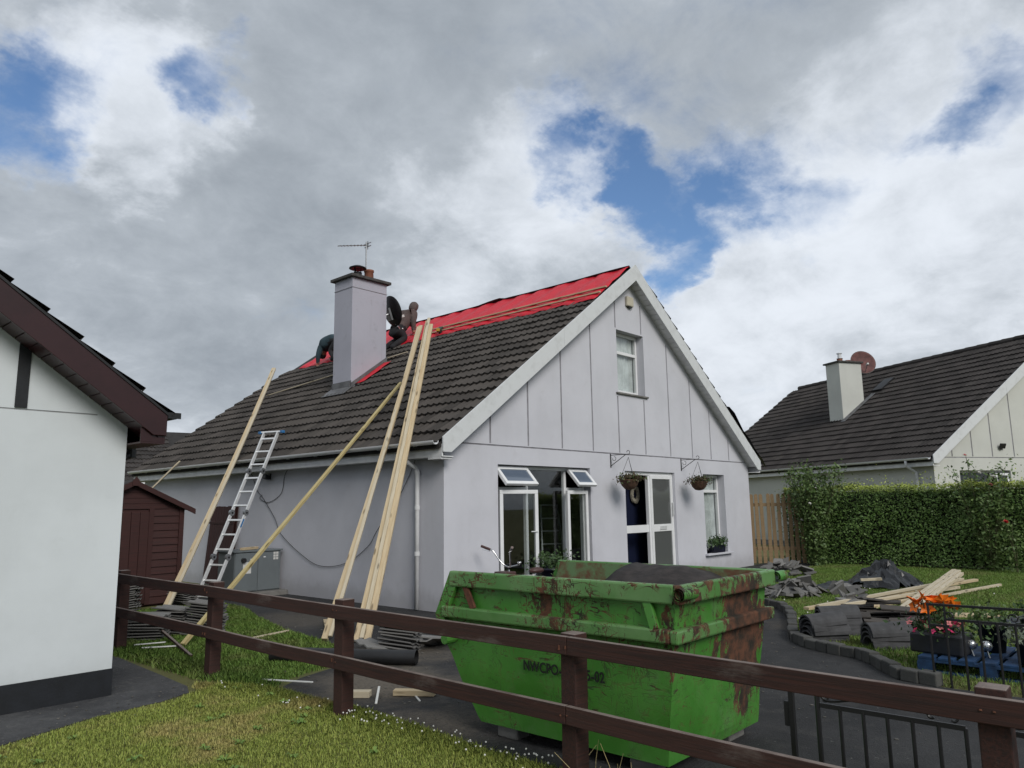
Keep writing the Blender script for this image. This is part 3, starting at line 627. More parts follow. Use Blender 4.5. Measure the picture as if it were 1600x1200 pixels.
MB().box(f(-.002), f(-.19), -.298, 11, 2.15, 2.165).build('soffit', m_mahog, lh); MB().box(f(-.19), f(-.212), -.298, 11, 2.15, 2.42).build('fascia', m_mahog, lh)
MB().prism([(f(-.0), -.299, 2.166), (f(-.188), -.299, 2.166), (f(-.188), -.299, 2.22), (f(-.0), -.299, 2.30)], (0, .012, 0)).build('eave_cheek', m_mahog, lh)
gb = MB(); half_pipe(gb, f(-.285), 2.44, -.30, 11.0, .062); gb.box(f(-.345), f(-.225), -.304, -.30, 2.385, 2.44); gb.build('gutter', m_blackpl, lh)
MB().tube([(f(-.285), .62, 2.38), (f(-.285), .62, 2.14), (f(-.26), .62, 2.10), (f(-.08), .62, 2.02), (f(-.05), .62, 1.97), (f(-.05), .62, .1)], .036, 12).build('downpipe', m_blackpl, lh, smooth=True)
MB().tube([(f(-.285), .62, 2.16), (f(-.285), .62, 2.08)], .044, 12).build('pipe_collar', m_blackpl, lh)

# --- right neighbour, turned about thirty degrees
RHM = Matrix.Translation((15.731, -3.019, .182)) @ Matrix.Rotation(-.522, 4, 'Z')
rh = thing('cream_bungalow', 'cream rendered bungalow with dark tiled roof behind the hedge', 'house', (15.731, -3.019, .182), -.522)
rw, rr_ = bungalow(rh, m_cream, [(.92, 2.84, .9, 2.18)], [.71, 1.47, 2.22, 3.06, 3.9, 4.7, 5.5, 6.3, 7.2, 8.1, 9.0], m_tile2, 11.7, toworld=RHM, rows=20, top_is_ridge=True,
    keep=lambda x, y: not (2.2 < x < 2.9 and 5.75 < y < 6.3))
for i in range(26):
    MB().tube([(W_/2, -.15+.46*i, 6.46), (W_/2, .30+.46*i, 6.475)], .10, 8).build('ridge_tile', m_tile2, rr_)
MB().box(2.15, 3.15, 5.72, 6.42, 3.6, 6.42).build('chimney', m_cream, rr_, bev=.006); MB().box(2.08, 3.22, 5.65, 6.49, 6.42, 6.48).build('chimney_cap', m_cap, rr_, bev=.01)
MB().lathe([(.10, 0), (.10, .14), (.12, .15)], 14, (2.5, 6.05, 6.48)).lathe([(.10, 0), (.10, .10), (.08, .1)], 14, (2.85, 6.05, 6.48)).build('chimney_pot', m_terra, rr_)
MB().lathe([(.07, .14), (.07, .32), (.0, .32)], 14, (2.5, 6.05, 6.48)).lathe([(.10, .33), (.10, .36), (0, .37)], 14, (2.5, 6.05, 6.48)).build('steel_cowl', m_alu, rr_)
MB().prism([(2.0, 5.5, Zr(2.0)+.05), (3.5, 5.5, Zr(3.5)+.05), (3.5, 5.72, Zr(3.5)+.05), (2.0, 5.72, Zr(2.0)+.05)], (0, 0, .012)).build('flashing', m_lead, rr_)
sk = MB().prism([(3.62, 5.30, Zr(3.62)+.05), (4.25, 5.30, Zr(4.25)+.05), (4.25, 5.75, Zr(4.25)+.05), (3.62, 5.75, Zr(3.62)+.05)], (-.035, 0, .05)).build('skylight', m_dark, rr_)
MB().prism([(3.66, 5.34, Zr(3.66)+.104), (4.21, 5.34, Zr(4.21)+.104), (4.21, 5.71, Zr(4.21)+.104), (3.66, 5.71, Zr(3.66)+.104)], (-.003, 0, .004)).build('skylight_pane', pane('skylight_glass', (.35, .36, .36), .15), rr_)
wn = frame_bars(MB(), .925, 2.835, .92, 2.175, .16, .055, .06).box(2.22, 2.28, .162, .218, .97, 2.12).build('window', m_upvc, rh, bev=.004); MB().box(.98, 2.78, .185, .19, .97, 2.12).build('pane', m_glass, wn)
sash(wn, .50, 1.12, TR(2.30, .06, .98), m_glass)

# --- far house seen in the gap between the two houses on the left
fh = thing('distant_bungalow', 'distant grey tiled roof and cream wall glimpsed in the left gap', 'house', (3.2, 22.5, 0), R(-12))
MB().box(-3, 9, 0, 6, 0, 2.75).build('wall', m_cream, fh)
fr_ = MB().prism([(-3.4, -.35, 2.72), (-3.4, 3.0, 5.0), (-3.4, 6.35, 2.72)], (12.8, 0, 0)).build('roof', m_deck, fh)
tile_field(fr_, m_tile2, (-3.45, -.40, 2.71), (1,0,0), (0, .83, .56), 20, 12, lambda x, y: True, 60)
MB().box(-3.4, 9.4, -.42, -.34, 2.55, 2.68).build('fascia', m_upvc, fh)
MB().box(-.02, W_+.02, -.02, 11.7, -.25, .003).build('plinth', m_conc, rh)

# ------------------------------------------------------------------ foliage helpers
def fast_mesh(name, vs, nv, mt):
    """vs: (n*nv,3) array, one nv-gon face for each nv vertices"""
    n = len(vs)//nv; me = bpy.data.meshes.new(name); me.vertices.add(len(vs)); me.vertices.foreach_set('co', np.asarray(vs, np.float32).ravel())
    me.loops.add(n*nv); me.loops.foreach_set('vertex_index', np.arange(n*nv, dtype=np.int32)); me.polygons.add(n)
    me.polygons.foreach_set('loop_start', np.arange(0, n*nv, nv, dtype=np.int32)); me.polygons.foreach_set('loop_total', np.full(n, nv, np.int32))
    me.materials.append(mt); me.update(calc_edges=True); return me
def leaf_mesh(name, P, size, mt, flat=.0, nrm=None, aspect=.5):
    P = np.asarray(P, float); n = len(P); sz = size*(.6+.8*rng.random(n))[:, None]
    d = rng.normal(size=(n, 3)); d /= np.linalg.norm(d, axis=1)[:, None]
    N = rng.normal(size=(n, 3))
    if nrm is not None: N = N*.55+np.asarray(nrm)*1.0
    N[:, 2] += .5; N /= np.linalg.norm(N, axis=1)[:, None]
    d = d-N*(d*N).sum(1)[:, None]; d /= np.linalg.norm(d, axis=1)[:, None]; s_ = np.cross(N, d)
    q = np.stack([P-d*sz*.5, P+s_*sz*aspect*.5-d*sz*.05+N*sz*.08, P+d*sz*.5, P-s_*sz*aspect*.5-d*sz*.05+N*sz*.08], 1).reshape(-1, 3)
    return fast_mesh(name, q, 4, mt)
def leaves(name, P, size, mt, parent=None, nrm=None, aspect=.5, stuff=True):
    o = mesh_obj(name, leaf_mesh(name, P, size, mt, nrm=nrm, aspect=aspect), parent)
    return tag(o, kind='stuff') if stuff else o
def in_poly(P, poly):
    x, y = P[:, 0], P[:, 1]; c = np.zeros(len(P), bool); k = len(poly)
    for i in range(k):
        (x1, y1), (x2, y2) = poly[i], poly[(i+1) % k]
        if y1 == y2: continue
        c ^= ((y1 > y) != (y2 > y)) & (x < (x2-x1)*(y-y1)/(y2-y1)+x1)
    return c
def blades(name, poly, dens, h, wd, mt, label, avoid=(), hfun=None):
    a = np.array(poly); lo, hi = a.min(0), a.max(0); n = int(dens*np.prod(hi-lo)); P = rng.uniform(lo, hi, (n, 2)); P = P[in_poly(P, poly)]
    for (x, y, r) in avoid: P = P[np.hypot(P[:, 0]-x, P[:, 1]-y) > r]
    P = P+rng.normal(0, .022, P.shape)*(rng.random((len(P), 1)) < .6); n = len(P); az = rng.random(n)*2*np.pi; hh = h*(.45+.8*rng.random(n))
    if hfun is not None: hh = hh*hfun(P)
    ln = rng.uniform(.1, .9, n)*hh; ww = wd*(.6+.8*rng.random(n))
    bx = np.c_[P, np.zeros(n)]; lat = np.c_[-np.sin(az), np.cos(az), np.zeros(n)]; fwd_ = np.c_[np.cos(az), np.sin(az), np.zeros(n)]
    tip = bx+fwd_*ln[:, None]+np.c_[np.zeros((n, 2)), hh]; mid = bx+fwd_*(ln*.35)[:, None]+np.c_[np.zeros((n, 2)), hh*.6]
    q = np.stack([bx-lat*ww[:, None]/2, bx+lat*ww[:, None]/2, mid+lat*ww[:, None]*.4, tip, mid-lat*ww[:, None]*.4], 1).reshape(-1, 3)
    o = mesh_obj(name, fast_mesh(name, q, 5, mt)); return tag(o, label, 'grass', kind='stuff')
def ico(c, r, n=1, sq=(1,1,1)):
    bm = bmesh.new(); bmesh.ops.create_icosphere(bm, subdivisions=n, radius=1); b = MB(); vs = [(c[0]+v_.co.x*r*sq[0], c[1]+v_.co.y*r*sq[1], c[2]+v_.co.z*r*sq[2]) for v_ in bm.verts]
    b.add(vs, [[v_.index for v_ in f_.verts] for f_ in bm.faces]); bm.free(); return b
def ball(name, c, r, mt, parent=None, n=2, sq=(1,1,1)): return ico(c, r, n, sq).build(name, mt, parent, smooth=True)

# ------------------------------------------------------------------ roof works: membrane, battens, workers, dish, aerial
def membrane(name, mt, x0, x1, y0, y1, label, ny=70, nx=10, lift=.035, wav=.032, rag=.04, side=0):
    vs = []; fs = []
    for i in range(ny+1):
        y = y0+(y1-y0)*i/ny; e0 = rag*math.sin(i*1.7)*random.random()
        for j in range(nx+1):
            t = j/nx; x = x0+(x1-x0)*t+e0*(1-t)
            z = Zr(x)+lift+wav*math.sin(y*10.4+j*.25)*(.4+.6*math.sin(j*.9)**2)+random.gauss(0,.006)
            vs.append((x, y, z))
    k = nx+1
    for i in range(ny):
        for j in range(nx): fs.append((i*k+j, (i+1)*k+j, (i+1)*k+j+1, i*k+j+1))
    o = MB().add(vs, fs).build(name, mt, None, smooth=True); so_ = o.modifiers.new('thick', 'SOLIDIFY'); so_.thickness = .004
    return tag(o, label, 'membrane')
membrane('roof_membrane', m_red, 3.92, 5.26, -.09, 10.6, 'bright red roofing membrane stretched along the stripped top of the roof', ny=120)
membrane('membrane_patch', m_red, 2.15, 2.95, 5.0, 5.27, 'small red membrane strip beside the foot of the lilac chimney', ny=6, lift=.075, wav=.006, rag=.03)
o = MB()
vs = []; fs = []
for i in range(60):
    y = -.1+i*.18; hgt = .02+.05*max(0, math.sin(i*.35+.6))*(1 if 20 < i < 34 else .2)
    vs += [(5.22, y, 6.49+.035+hgt), (5.40, y, 6.40+hgt*.5), (5.9, y, 6.08)]
for i in range(59): fs += [(3*i, 3*i+3, 3*i+4, 3*i+1), (3*i+1, 3*i+4, 3*i+5, 3*i+2)]
tag(o.add(vs, fs).build('black_felt_strip', m_tarp, None), 'black underlay folded over the ridge above the red membrane', 'membrane')
fl = MB(); vs = []; fs = []
for i in range(9):
    t = i/8; x = W_-1.05+1.62*t; z = Zr(W_-x)+.07
    for j in range(5): vs.append((x+.02*j, -.25+.14*j, z+.05+.24*math.sin(j*.75+.25)*(1-.25*t)+(.08 if i == 0 else 0)+.03*math.sin(i*2.1+j)))
for i in range(8):
    for j in range(4): fs.append((i*5+j, i*5+j+1, i*5+j+6, i*5+j+5))
o = fl.add(vs, fs).build('loose_underlay', m_tarp, None); o.modifiers.new('thick', 'SOLIDIFY').thickness = .006
tag(o, 'loose black underlay flapping at the right eave of the lilac house', 'membrane')
BG = 'roofing battens on the red membrane'
for x, y0, y1, lab in ((4.32, -.12, 5.15, 'upper peach batten nailed across the red membrane near the gable'), (4.10, -.12, 4.9, 'lower peach batten along the edge of the top tile row')):
    tag(beam('roof_batten', (x, y0, Zr(x)+.075), (x+.01, y1, Zr(x)+.08), .05, .03, m_timber), lab, 'batten', BG)
tag(beam('loose_batten', (2.42, 9.55, Zr(2.42)+.09), (3.22, 4.75, Zr(3.22)+.09), .04, .022, m_timber2), 'long thin batten lying on the tiles across behind the chimney', 'batten')
tl = thing('nail_gun', 'dark green and yellow nail gun resting at the top of the tiles', 'tool', (4.05, 4.55, Zr(4.05)+.06), .5)
MB().obox((0, 0, .07), (.28, .09, .08), (0, -.5, 0)).build('gun_body', m_drkgreen, tl, bev=.015); MB().obox((.05, 0, .03), (.06, .07, .12), (0, .3, 0)).build('handle', m_blackpl, tl, bev=.01); MB().obox((-.12, 0, .03), (.07, .08, .07)).build('nose', m_yellow, tl, bev=.01)
# aerial
ar = thing('tv_aerial', 'thin television aerial on a mast above the lilac chimney', 'aerial', (2.82, 5.85, 6.87))
MB().tube([(0, 0, 0), (0, 0, 1.10)], .016, 8).build('mast', m_galv, ar)
bo = MB().tube([(.06, 0, 1.03), (-.80, .02, .80)], .011, 6).build('boom', m_galv, ar)
for i in range(9):
    t = i/8; x = .0-.78*t; z = 1.015-.215*t; hw = .10-.045*t
    MB().tube([(x, -hw, z), (x, hw, z)], .006, 5).build('element', m_galv, ar)
MB().box(.04, .05, -.13, .13, .98, 1.00).box(.04, .05, -.13, .13, 1.06, 1.08).box(.04, .05, -.012, .012, .92, 1.13).build('reflector', m_galv, ar)
def dish(name, label, loc, nrm, rad, mt, mast_to):
    r_ = thing(name, label, 'satellite dish', loc); M = V(nrm).to_track_quat('Z', 'Y').to_matrix()
    pr = [(rad*t, .22*rad*t*t) for t in (0, .3, .55, .75, .9, 1.0)]
    o = MB().lathe(pr, 28, (0,0,0), M).build('reflector', mt, r_, smooth=True); o.modifiers.new('thick', 'SOLIDIFY').thickness = .012
    MB().lathe([(rad*.985, .21*rad), (rad*1.02, .215*rad), (rad*1.02, .235*rad), (rad*.985, .235*rad)], 28, (0,0,0), M).build('rim', m_dark, r_)
    MB().tube([M @ V((0, -rad*.9, .15*rad)), M @ V((0, -rad*.5, .75*rad))], .012, 6).build('arm', m_galv, r_)
    MB().obox(M @ V((0, -rad*.47, .8*rad)), (.06, .06, .12), M).build('receiver', m_label, r_)
    MB().obox(M @ V((0, -.06, -.04)), (.16, .30, .05), M).build('bracket', m_galv, r_); MB().tube([M @ V((0, -.05, -.05)), V(mast_to)-V(loc)], .022, 8).build('mounting_arm', m_galv, r_)
    return r_
dish('satellite_dish', 'black satellite dish fixed to the right side of the lilac chimney', (3.30, 5.52, 6.24), (.90, -.12, .34), .37, m_blackpl, (3.03, 5.62, 6.05))
cx = RHM @ V((3.75, 6.3, 6.55))
dish('satellite_dish', 'rust red satellite dish behind the cream chimney', cx, (-.72, -.66, .28), .47, simple('rusty_red_dish', (.13, .05, .045), .7, .4, 6, .2), RHM @ V((3.15, 6.2, 6.2)))

# people: one continuous skinned body, clothing zones by nearest limb
def person(name, label, J, E_, mats, zone, fingers=()):
    keys = list(J); me = bpy.data.meshes.new(name); me.from_pydata([J[k][0] for k in keys], [(keys.index(a), keys.index(b)) for a, b in E_], [])
    o = bpy.data.objects.new(name, me); COL.objects.link(o); sk_ = o.modifiers.new('skin', 'SKIN'); sk_.use_smooth_shade = True
    sv = me.skin_vertices[0].data
    for i, k in enumerate(keys): sv[i].radius = tuple(q*(1.42 if k in ('pelvis','waist','chest','yoke') else 1.25) for q in J[k][1]); sv[i].use_root = (k == 'pelvis')
    o.modifiers.new('sub', 'SUBSURF').levels = 2; o.modifiers['sub'].render_levels = 2
    dg = bpy.context.evaluated_depsgraph_get(); m2 = bpy.data.meshes.new_from_object(o.evaluated_get(dg)); bpy.data.objects.remove(o)
    segs = [(V(J[a][0]), V(J[b][0]), zone[(a, b)]) for a, b in E_]
    bm = bmesh.new(); bm.from_mesh(m2); base_n = len(bm.faces)
    for (h, dr, sd_) in fingers:      # five separate bent fingers rooted in the palm
        h = V(h); dr = V(dr).normalized(); sd_ = V(sd_).normalized(); nn_ = dr.cross(sd_)
        for q, (off, ln, sp) in enumerate(((-.033, .068, -.12), (-.011, .078, 0), (.011, .074, .05), (.032, .058, .14), (-.040, .050, -.9))):
            root = h+sd_*off+dr*(.025 if q < 4 else -.015); d1 = (dr+sd_*sp).normalized(); p1 = root+d1*ln*.55; p2 = p1+(d1*.6+nn_*.55).normalized()*ln*.5
            t_ = MB().tube([root, p1, p2], [.0095, .009, .007], 6); vv = [bm.verts.new(x) for x in t_.v]
            for f_ in t_.f: bm.faces.new([vv[i] for i in f_])
    bm.to_mesh(m2); bm.free(); m2.materials.clear()
    for mt in mats: m2.materials.append(mt)
    for i, p_ in enumerate(m2.polygons):
        c = p_.center; best = None
        for a, b, z_ in segs:
            ab = b-a; t = max(0, min(1, (c-a).dot(ab)/ab.length_squared)); d = (c-(a+ab*t)).length
            if best is None or d < best[0]: best = (d, z_)
        p_.material_index = best[1] if i < base_n else 0; p_.use_smooth = True
    m2.update(); o = bpy.data.objects.new(name, m2); COL.objects.link(o); return tag(o, label, 'person')
def zr(x, h=0): return Zr(x)+h
J = {'pelvis': ((4.02, 6.12, 6.00), (.165, .15)), 'waist': ((4.13, 6.12, 6.18), (.16, .15)), 'chest': ((4.30, 6.12, 6.40), (.19, .17)), 'yoke': ((4.42, 6.12, 6.53), (.14, .13)), 'neck': ((4.49, 6.12, 6.60), (.06, .06)), 'head': ((4.545, 6.12, 6.665), (.085, .09)), 'crown': ((4.585, 6.12, 6.74), (.075, .08)),
  'shN': ((4.40, 5.93, 6.49), (.085, .085)), 'elN': ((4.33, 5.86, 6.22), (.062, .062)), 'wrN': ((4.36, 5.88, 6.01), (.042, .042)), 'haN': ((4.38, 5.89, 5.945), (.035, .042)),
  'shF': ((4.42, 6.31, 6.49), (.085, .085)), 'elF': ((4.63, 6.36, 6.33), (.062, .062)), 'wrF': ((4.77, 6.33, 6.26), (.042, .042)), 'haF': ((4.83, 6.31, 6.25), (.035, .042)),
  'hiN': ((4.0, 6.02, 5.92), (.125, .125)), 'knN': ((4.16, 5.96, 5.79), (.085, .085)), 'anN': ((3.83, 5.95, 5.585), (.055, .055)), 'toN': ((3.70, 5.95, 5.46), (.045, .05)),
  'hiF': ((4.0, 6.24, 5.92), (.125, .125)), 'knF': ((4.20, 6.28, 5.82), (.085, .085)), 'anF': ((3.85, 6.28, 5.60), (.055, .055)), 'toF': ((3.72, 6.28, 5.475), (.045, .05))}
E_ = [('pelvis','waist'), ('waist','chest'), ('chest','yoke'), ('yoke','neck'), ('neck','head'), ('head','crown'), ('yoke','shN'), ('shN','elN'), ('elN','wrN'), ('wrN','haN'), ('yoke','shF'), ('shF','elF'), ('elF','wrF'), ('wrF','haF'),
  ('pelvis','hiN'), ('hiN','knN'), ('knN','anN'), ('anN','toN'), ('pelvis','hiF'), ('hiF','knF'), ('knF','anF'), ('anF','toF')]
zone = {e: (2 if e[0][:2] in ('hi','kn','an','pe') else 1) for e in E_}; zone[('pelvis','waist')] = 1
for e in (('wrN','haN'), ('wrF','haF'), ('head','crown')): zone[e] = 0
zone[('neck','head')] = 0
p1 = person('person', 'worker in brown hoodie and black trousers kneeling on the roof by the dish', J, E_, [m_skin, m_hood, m_trous], zone, [((4.38,5.89,5.95), (.1,.02,-1), (0,1,0)), ((4.84,6.31,6.25), (1,-.1,-.15), (0,1,0))])
hd = V((4.572, 6.12, 6.715))
hat = MB(); Mh = Euler((0, R(28), 0)).to_matrix(); hat.lathe([(.0, .135), (.06, .125), (.105, .085), (.122, .02), (.118, -.05), (.10, -.10), (.09, -.12)], 18, hd - V((.012, 0, 0)), Mh); hat.build('hood', m_hood, p1, smooth=True)
MB().lathe([(.178, -.035), (.185, -.03), (.185, .03), (.178, .035)], 18, (4.03, 6.12, 6.03), Euler((0, R(28), 0)).to_matrix()).build('tool_belt', m_trous, p1)
MB().tube([(3.92, 5.93, 6.0), (4.08, 5.90, 5.90)], .011, 6).obox((3.915, 5.93, 6.02), (.10, .03, .03), (0, .6, .2)).build('hammer', m_steel, p1); ball('tape_measure', (4.03, 5.93, 6.01), .036, m_steel, p1)
def P2(dx, dy, dz): return (3.92+dx, 8.75+dy, 5.57+dz)
J = {'pelvis': (P2(.06, -.22, .56), (.165, .155)), 'waist': (P2(.05, -.02, .62), (.15, .15)), 'chest': (P2(.03, .24, .55), (.18, .165)), 'yoke': (P2(.02, .38, .44), (.13, .13)), 'neck': (P2(.02, .46, .37), (.06, .06)), 'head': (P2(.02, .53, .30), (.085, .09)), 'crown': (P2(.02, .58, .23), (.075, .08)),
  'shN': (P2(-.17, .36, .43), (.08, .08)), 'elN': (P2(-.22, .40, .19), (.06, .06)), 'wrN': (P2(-.20, .44, .0), (.042, .042)), 'haN': (P2(-.18, .46, -.05), (.035, .042)),
  'shF': (P2(.20, .36, .45), (.08, .08)), 'elF': (P2(.28, .42, .32), (.06, .06)), 'wrF': (P2(.32, .52, .24), (.042, .042)), 'haF': (P2(.33, .58, .22), (.035, .042)),
  'hiN': (P2(-.03, -.24, .48), (.12, .12)), 'knN': (P2(-.08, .0, .25), (.085, .085)), 'anN': (P2(-.12, -.20, .06), (.055, .055)), 'toN': (P2(-.10, -.06, .0), (.045, .05)),
  'hiF': (P2(.15, -.24, .50), (.12, .12)), 'knF': (P2(.18, .02, .36), (.085, .085)), 'anF': (P2(.15, -.22, .20), (.055, .055)), 'toF': (P2(.17, -.08, .17), (.045, .05))}
p2 = person('person', 'worker in dark teal jacket bent double over the red membrane left of the chimney', J, E_, [m_skin, m_jack, m_trous], zone, [(P2(-.18,.46,-.04), (.05,.15,-1), (1,0,0)), (P2(.33,.58,.22), (.1,1,-.2), (1,0,0))])
hat = MB(); hat.lathe([(.0, .125), (.06, .115), (.10, .08), (.112, .02), (.108, -.03)], 16, V(P2(.02, .555, .265)), V((0, .55, -.75)).to_track_quat('Z', 'Y').to_matrix()); hat.build('hair', m_trous, p2, smooth=True)

# ------------------------------------------------------------------ post and rail fence
fe = thing('timber_fence', 'dark brown post and rail fence running along the boundary in front of the skip', 'fence', (-4.27, -3.5, 0))
PY_ = [.78, -1.43, -3.53, -5.75, -7.84]; zt_ = lambda y: .81+.0075*(y+.0)
for y in PY_:
    h = zt_(y)+(.056 if y == PY_[3] else .074)+random.uniform(-.008, .008)
    o = MB().box(-.055, .055, -.055, .055, -.2, h).build('post', m_fence, fe, bev=.006); o.location = (0, y+3.5, 0); o.rotation_euler = (random.gauss(0,.008), random.gauss(0,.008), random.gauss(0,.03))
    o.rotation_euler.rotate_axis('X', 0)
ends = [1.35] + PY_[1:-1:1] + [-8.6]
for k, dz in enumerate((0, -.375)):
    js = [1.3, -1.45, -5.78, -9.0] if k == 0 else [1.3, -1.47, -3.53, -5.76, -9.0]
    for a, b in zip(js, js[1:]):
        beam('rail', (-.078, a+3.5-.002, zt_(a)+dz), (-.078, b+3.5+.002, zt_(b)+dz), .036, .100, m_fence, fe, bev=.004, sag=random.uniform(0,.012))

for y in PY_:
    for dz in (0, -.375):
        for q in (-.022, .024): MB().tube([(-.098, y+3.5+q, zt_(y)+dz+random.uniform(-.03,.03)), (-.0955, y+3.5+q, zt_(y)+dz)], .006, 6).build('nail', m_rust, fe)
# ------------------------------------------------------------------ skip
sk = thing('skip', 'battered green waste skip with rust patches standing behind the rail fence', 'skip', (-3.33, -5.2, 0), R(.4))
HB, HT = .59, .615
PRO = [(-.93, .085), (.545, .085), (.945, .66), (.765, 1.085), (-1.05, 1.085)]
def half(z): return HB+(HT-HB)*(z-.085)/1.0
def shell(sc_, dz):
    out = []
    for y, z in PRO: out.append((y*sc_, z+dz if z < .1 else z))
    return out
mb = MB()
P_ = PRO
for s in (-1, 1):
    mb.add([(s*half(z), y, z) for y, z in P_], [tuple(range(5))])
for a, b in ((0, 1), (1, 2), (4, 0)):
    (y0, z0), (y1, z1) = P_[a], P_[b]; mb.add([(-half(z0), y0, z0), (half(z0), y0, z0), (half(z1), y1, z1), (-half(z1), y1, z1)], [(0,1,2,3)])
bmx = bmesh.new(); body_me = mb.mesh('body', m_skip); bmx.from_mesh(body_me); bmesh.ops.remove_doubles(bmx, verts=bmx.verts, dist=1e-4); bmesh.ops.recalc_face_normals(bmx, faces=bmx.faces)
bmesh.ops.subdivide_edges(bmx, edges=bmx.edges, cuts=14, use_grid_fill=True); bmesh.ops.triangulate(bmx, faces=[f_ for f_ in bmx.faces if len(f_.verts) > 4])
for v_ in bmx.verts:                       # knocks and dents in the plate
    c = v_.co; d = .010*math.sin(c.y*5.1+c.z*3)*math.sin(c.x*4+c.z*6.5)+.006*math.sin(c.y*13+1)*math.sin(c.z*11+c.x*9)
    if .12 < c.z < 1.0: v_.co += v_.normal*d
bmx.to_mesh(body_me); bmx.free()
bd = mesh_obj('body', body_me, sk)
mi = MB(); ins = .018
for s in (-1, 1): mi.add([(s*(half(z)-ins), y*(1-ins), z+(.02 if z < .1 else 0)) for y, z in P_], [tuple(range(5))])
for a, b in ((0, 1), (1, 2), (4, 0)):
    (y0, z0), (y1, z1) = [(y*(1-ins), z+(.02 if z < .1 else 0)) for y, z in (P_[a], P_[b])]; h0, h1 = half(z0)-ins, half(z1)-ins
    mi.add([(-h0, y0, z0), (h0, y0, z0), (h1, y1, z1), (-h1, y1, z1)], [(3,2,1,0)])
mi.build('lining', m_skipin, sk)
def loop_band(name, z0, z1, out, ends_, mt=m_skiprim, tilt=0):
    """a folded steel band round the skip: both long sides and the tail end"""
    b = MB(); ya, yb = ends_
    for s in (-1, 1):
        x0 = s*(half(z0)-.004); x1 = s*(half((z0+z1)/2)+out); b.box(min(x0,x1), max(x0,x1), ya, yb, z0, z1)
    b.box(-half(z0)-out, half(z0)+out, ya-out, ya, z0+.001, z1-.001); return b.build(name, mt, sk, bev=.012)
loop_band('ledge', .765, .845, .055, (-1.015, .88)); loop_band('rim', .985, 1.095, .045, (-1.05, .80))
MB().box(-.60, .60, .915, .965, .635, .69).build('end_lip', m_skip, sk, bev=.01)
for s in (-1, 1):
    o = MB().bar((s*(HT+.02), .655, 1.0), (s*(HT+.03), .56, .84), .02, .05, (0,1,0)).build('brace', m_rust, sk, bev=.004)
    MB().bar((s*(HT+.02), -.86, 1.0), (s*(HT+.03), -.915, .84), .03, .055, (0,1,0)).build('brace', m_skip, sk, bev=.004)
    MB().prism([(s*(HT+.005), .80, 1.09), (s*(HT+.005), .955, .78), (s*(HT+.005), .90, .66), (s*(HT+.005), .74, .98)], (s*.03, 0, 0)).build('end_flange', m_skip, sk, bev=.004)
    MB().tube([(s*.66-.02, -1.10, 1.045), (s*.66-.02-(s*.17 if s < 0 else -.13), -1.10, 1.045)], .037, 14, caps=False).tube([(s*.66-.02, -1.10, 1.045), (s*.66-.02-(s*.17 if s < 0 else -.13), -1.10, 1.045)], .024, 14, caps=False).build('hinge_tube', m_skip, sk, smooth=True)
    MB().tube([(s*half(.6), .80, .62), (s*(half(.6)+.10), .80, .62)], .035, 12).build('lifting_lug', m_skip, sk)
    MB().tube([(s*half(.6), -.80, .70), (s*(half(.6)+.06), -.80, .70)], .035, 12).build('lifting_lug', m_rust, sk)
MB().box(-.52, -.40, -.80, -.62, 0, .084).build('support_block', m_conc, sk, bev=.01); MB().box(-.55, -.42, .25, .43, 0, .084).build('support_block', m_conc, sk, bev=.01); MB().box(.3, .52, -.86, -.74, 0, .084).build('support_block', m_conc, sk, bev=.01)
MB().box(-.3, .3, -.8, .4, .02, .083).build('skid', m_rust, sk)
def text_mesh(txt, size):
    cu = bpy.data.curves.new('lettering', 'FONT'); cu.body = txt; cu.size = size; cu.extrude = .0008; cu.offset = .0024; cu.space_character = 1.04
    t_ = bpy.data.objects.new('lettering', cu); COL.objects.link(t_); dg = bpy.context.evaluated_depsgraph_get(); dg.update()
    me = bpy.data.meshes.new_from_object(t_.evaluated_get(dg)); bpy.data.objects.remove(t_); return me
tiltx = math.atan((HT-HB)/1.0)
for txt, y_ in (('NWCPO-0', .13), ('5-02', -.385)):
    me = text_mesh(txt, .088); me.materials.clear(); me.materials.append(m_stencil)
    o = mesh_obj('lettering', me, sk); o.matrix_local = Matrix.Translation((-half(.5)-.013, y_, .485)) @ Matrix(((0,0,-1), (-1,0,0), (0,1,0))).to_4x4()
    o.scale = (.86, 1, 1)
# load in the skip
tag(MB().box(-3.33-.57, -3.33+.57, -5.2-.95, -5.2+.6, .3, .80).build('skip_rubble', m_felt, None), 'dark broken rubble filling the green skip', 'rubble')
fl = MB(); vs = []; fs = []
for i in range(13):
    t = i/12; x = -3.50+1.12*t
    for j in range(9):
        q = j/8; vs.append((x+.10*q, -6.02+.75*q, .96+.17*math.sin(math.pi*min(1, t*1.06))*(.55+.45*q)-.02*math.cos(q*7)+random.gauss(0,.005)))
for i in range(12):
    for j in range(8): fs.append((i*9+j, (i+1)*9+j, (i+1)*9+j+1, i*9+j+1))
o = fl.add(vs, fs).build('felt_sheet', m_felt, None, smooth=True); o.modifiers.new('thick', 'SOLIDIFY').thickness = .012
tag(o, 'curled brown-black roofing felt sheet lying on top of the skip load', 'felt')

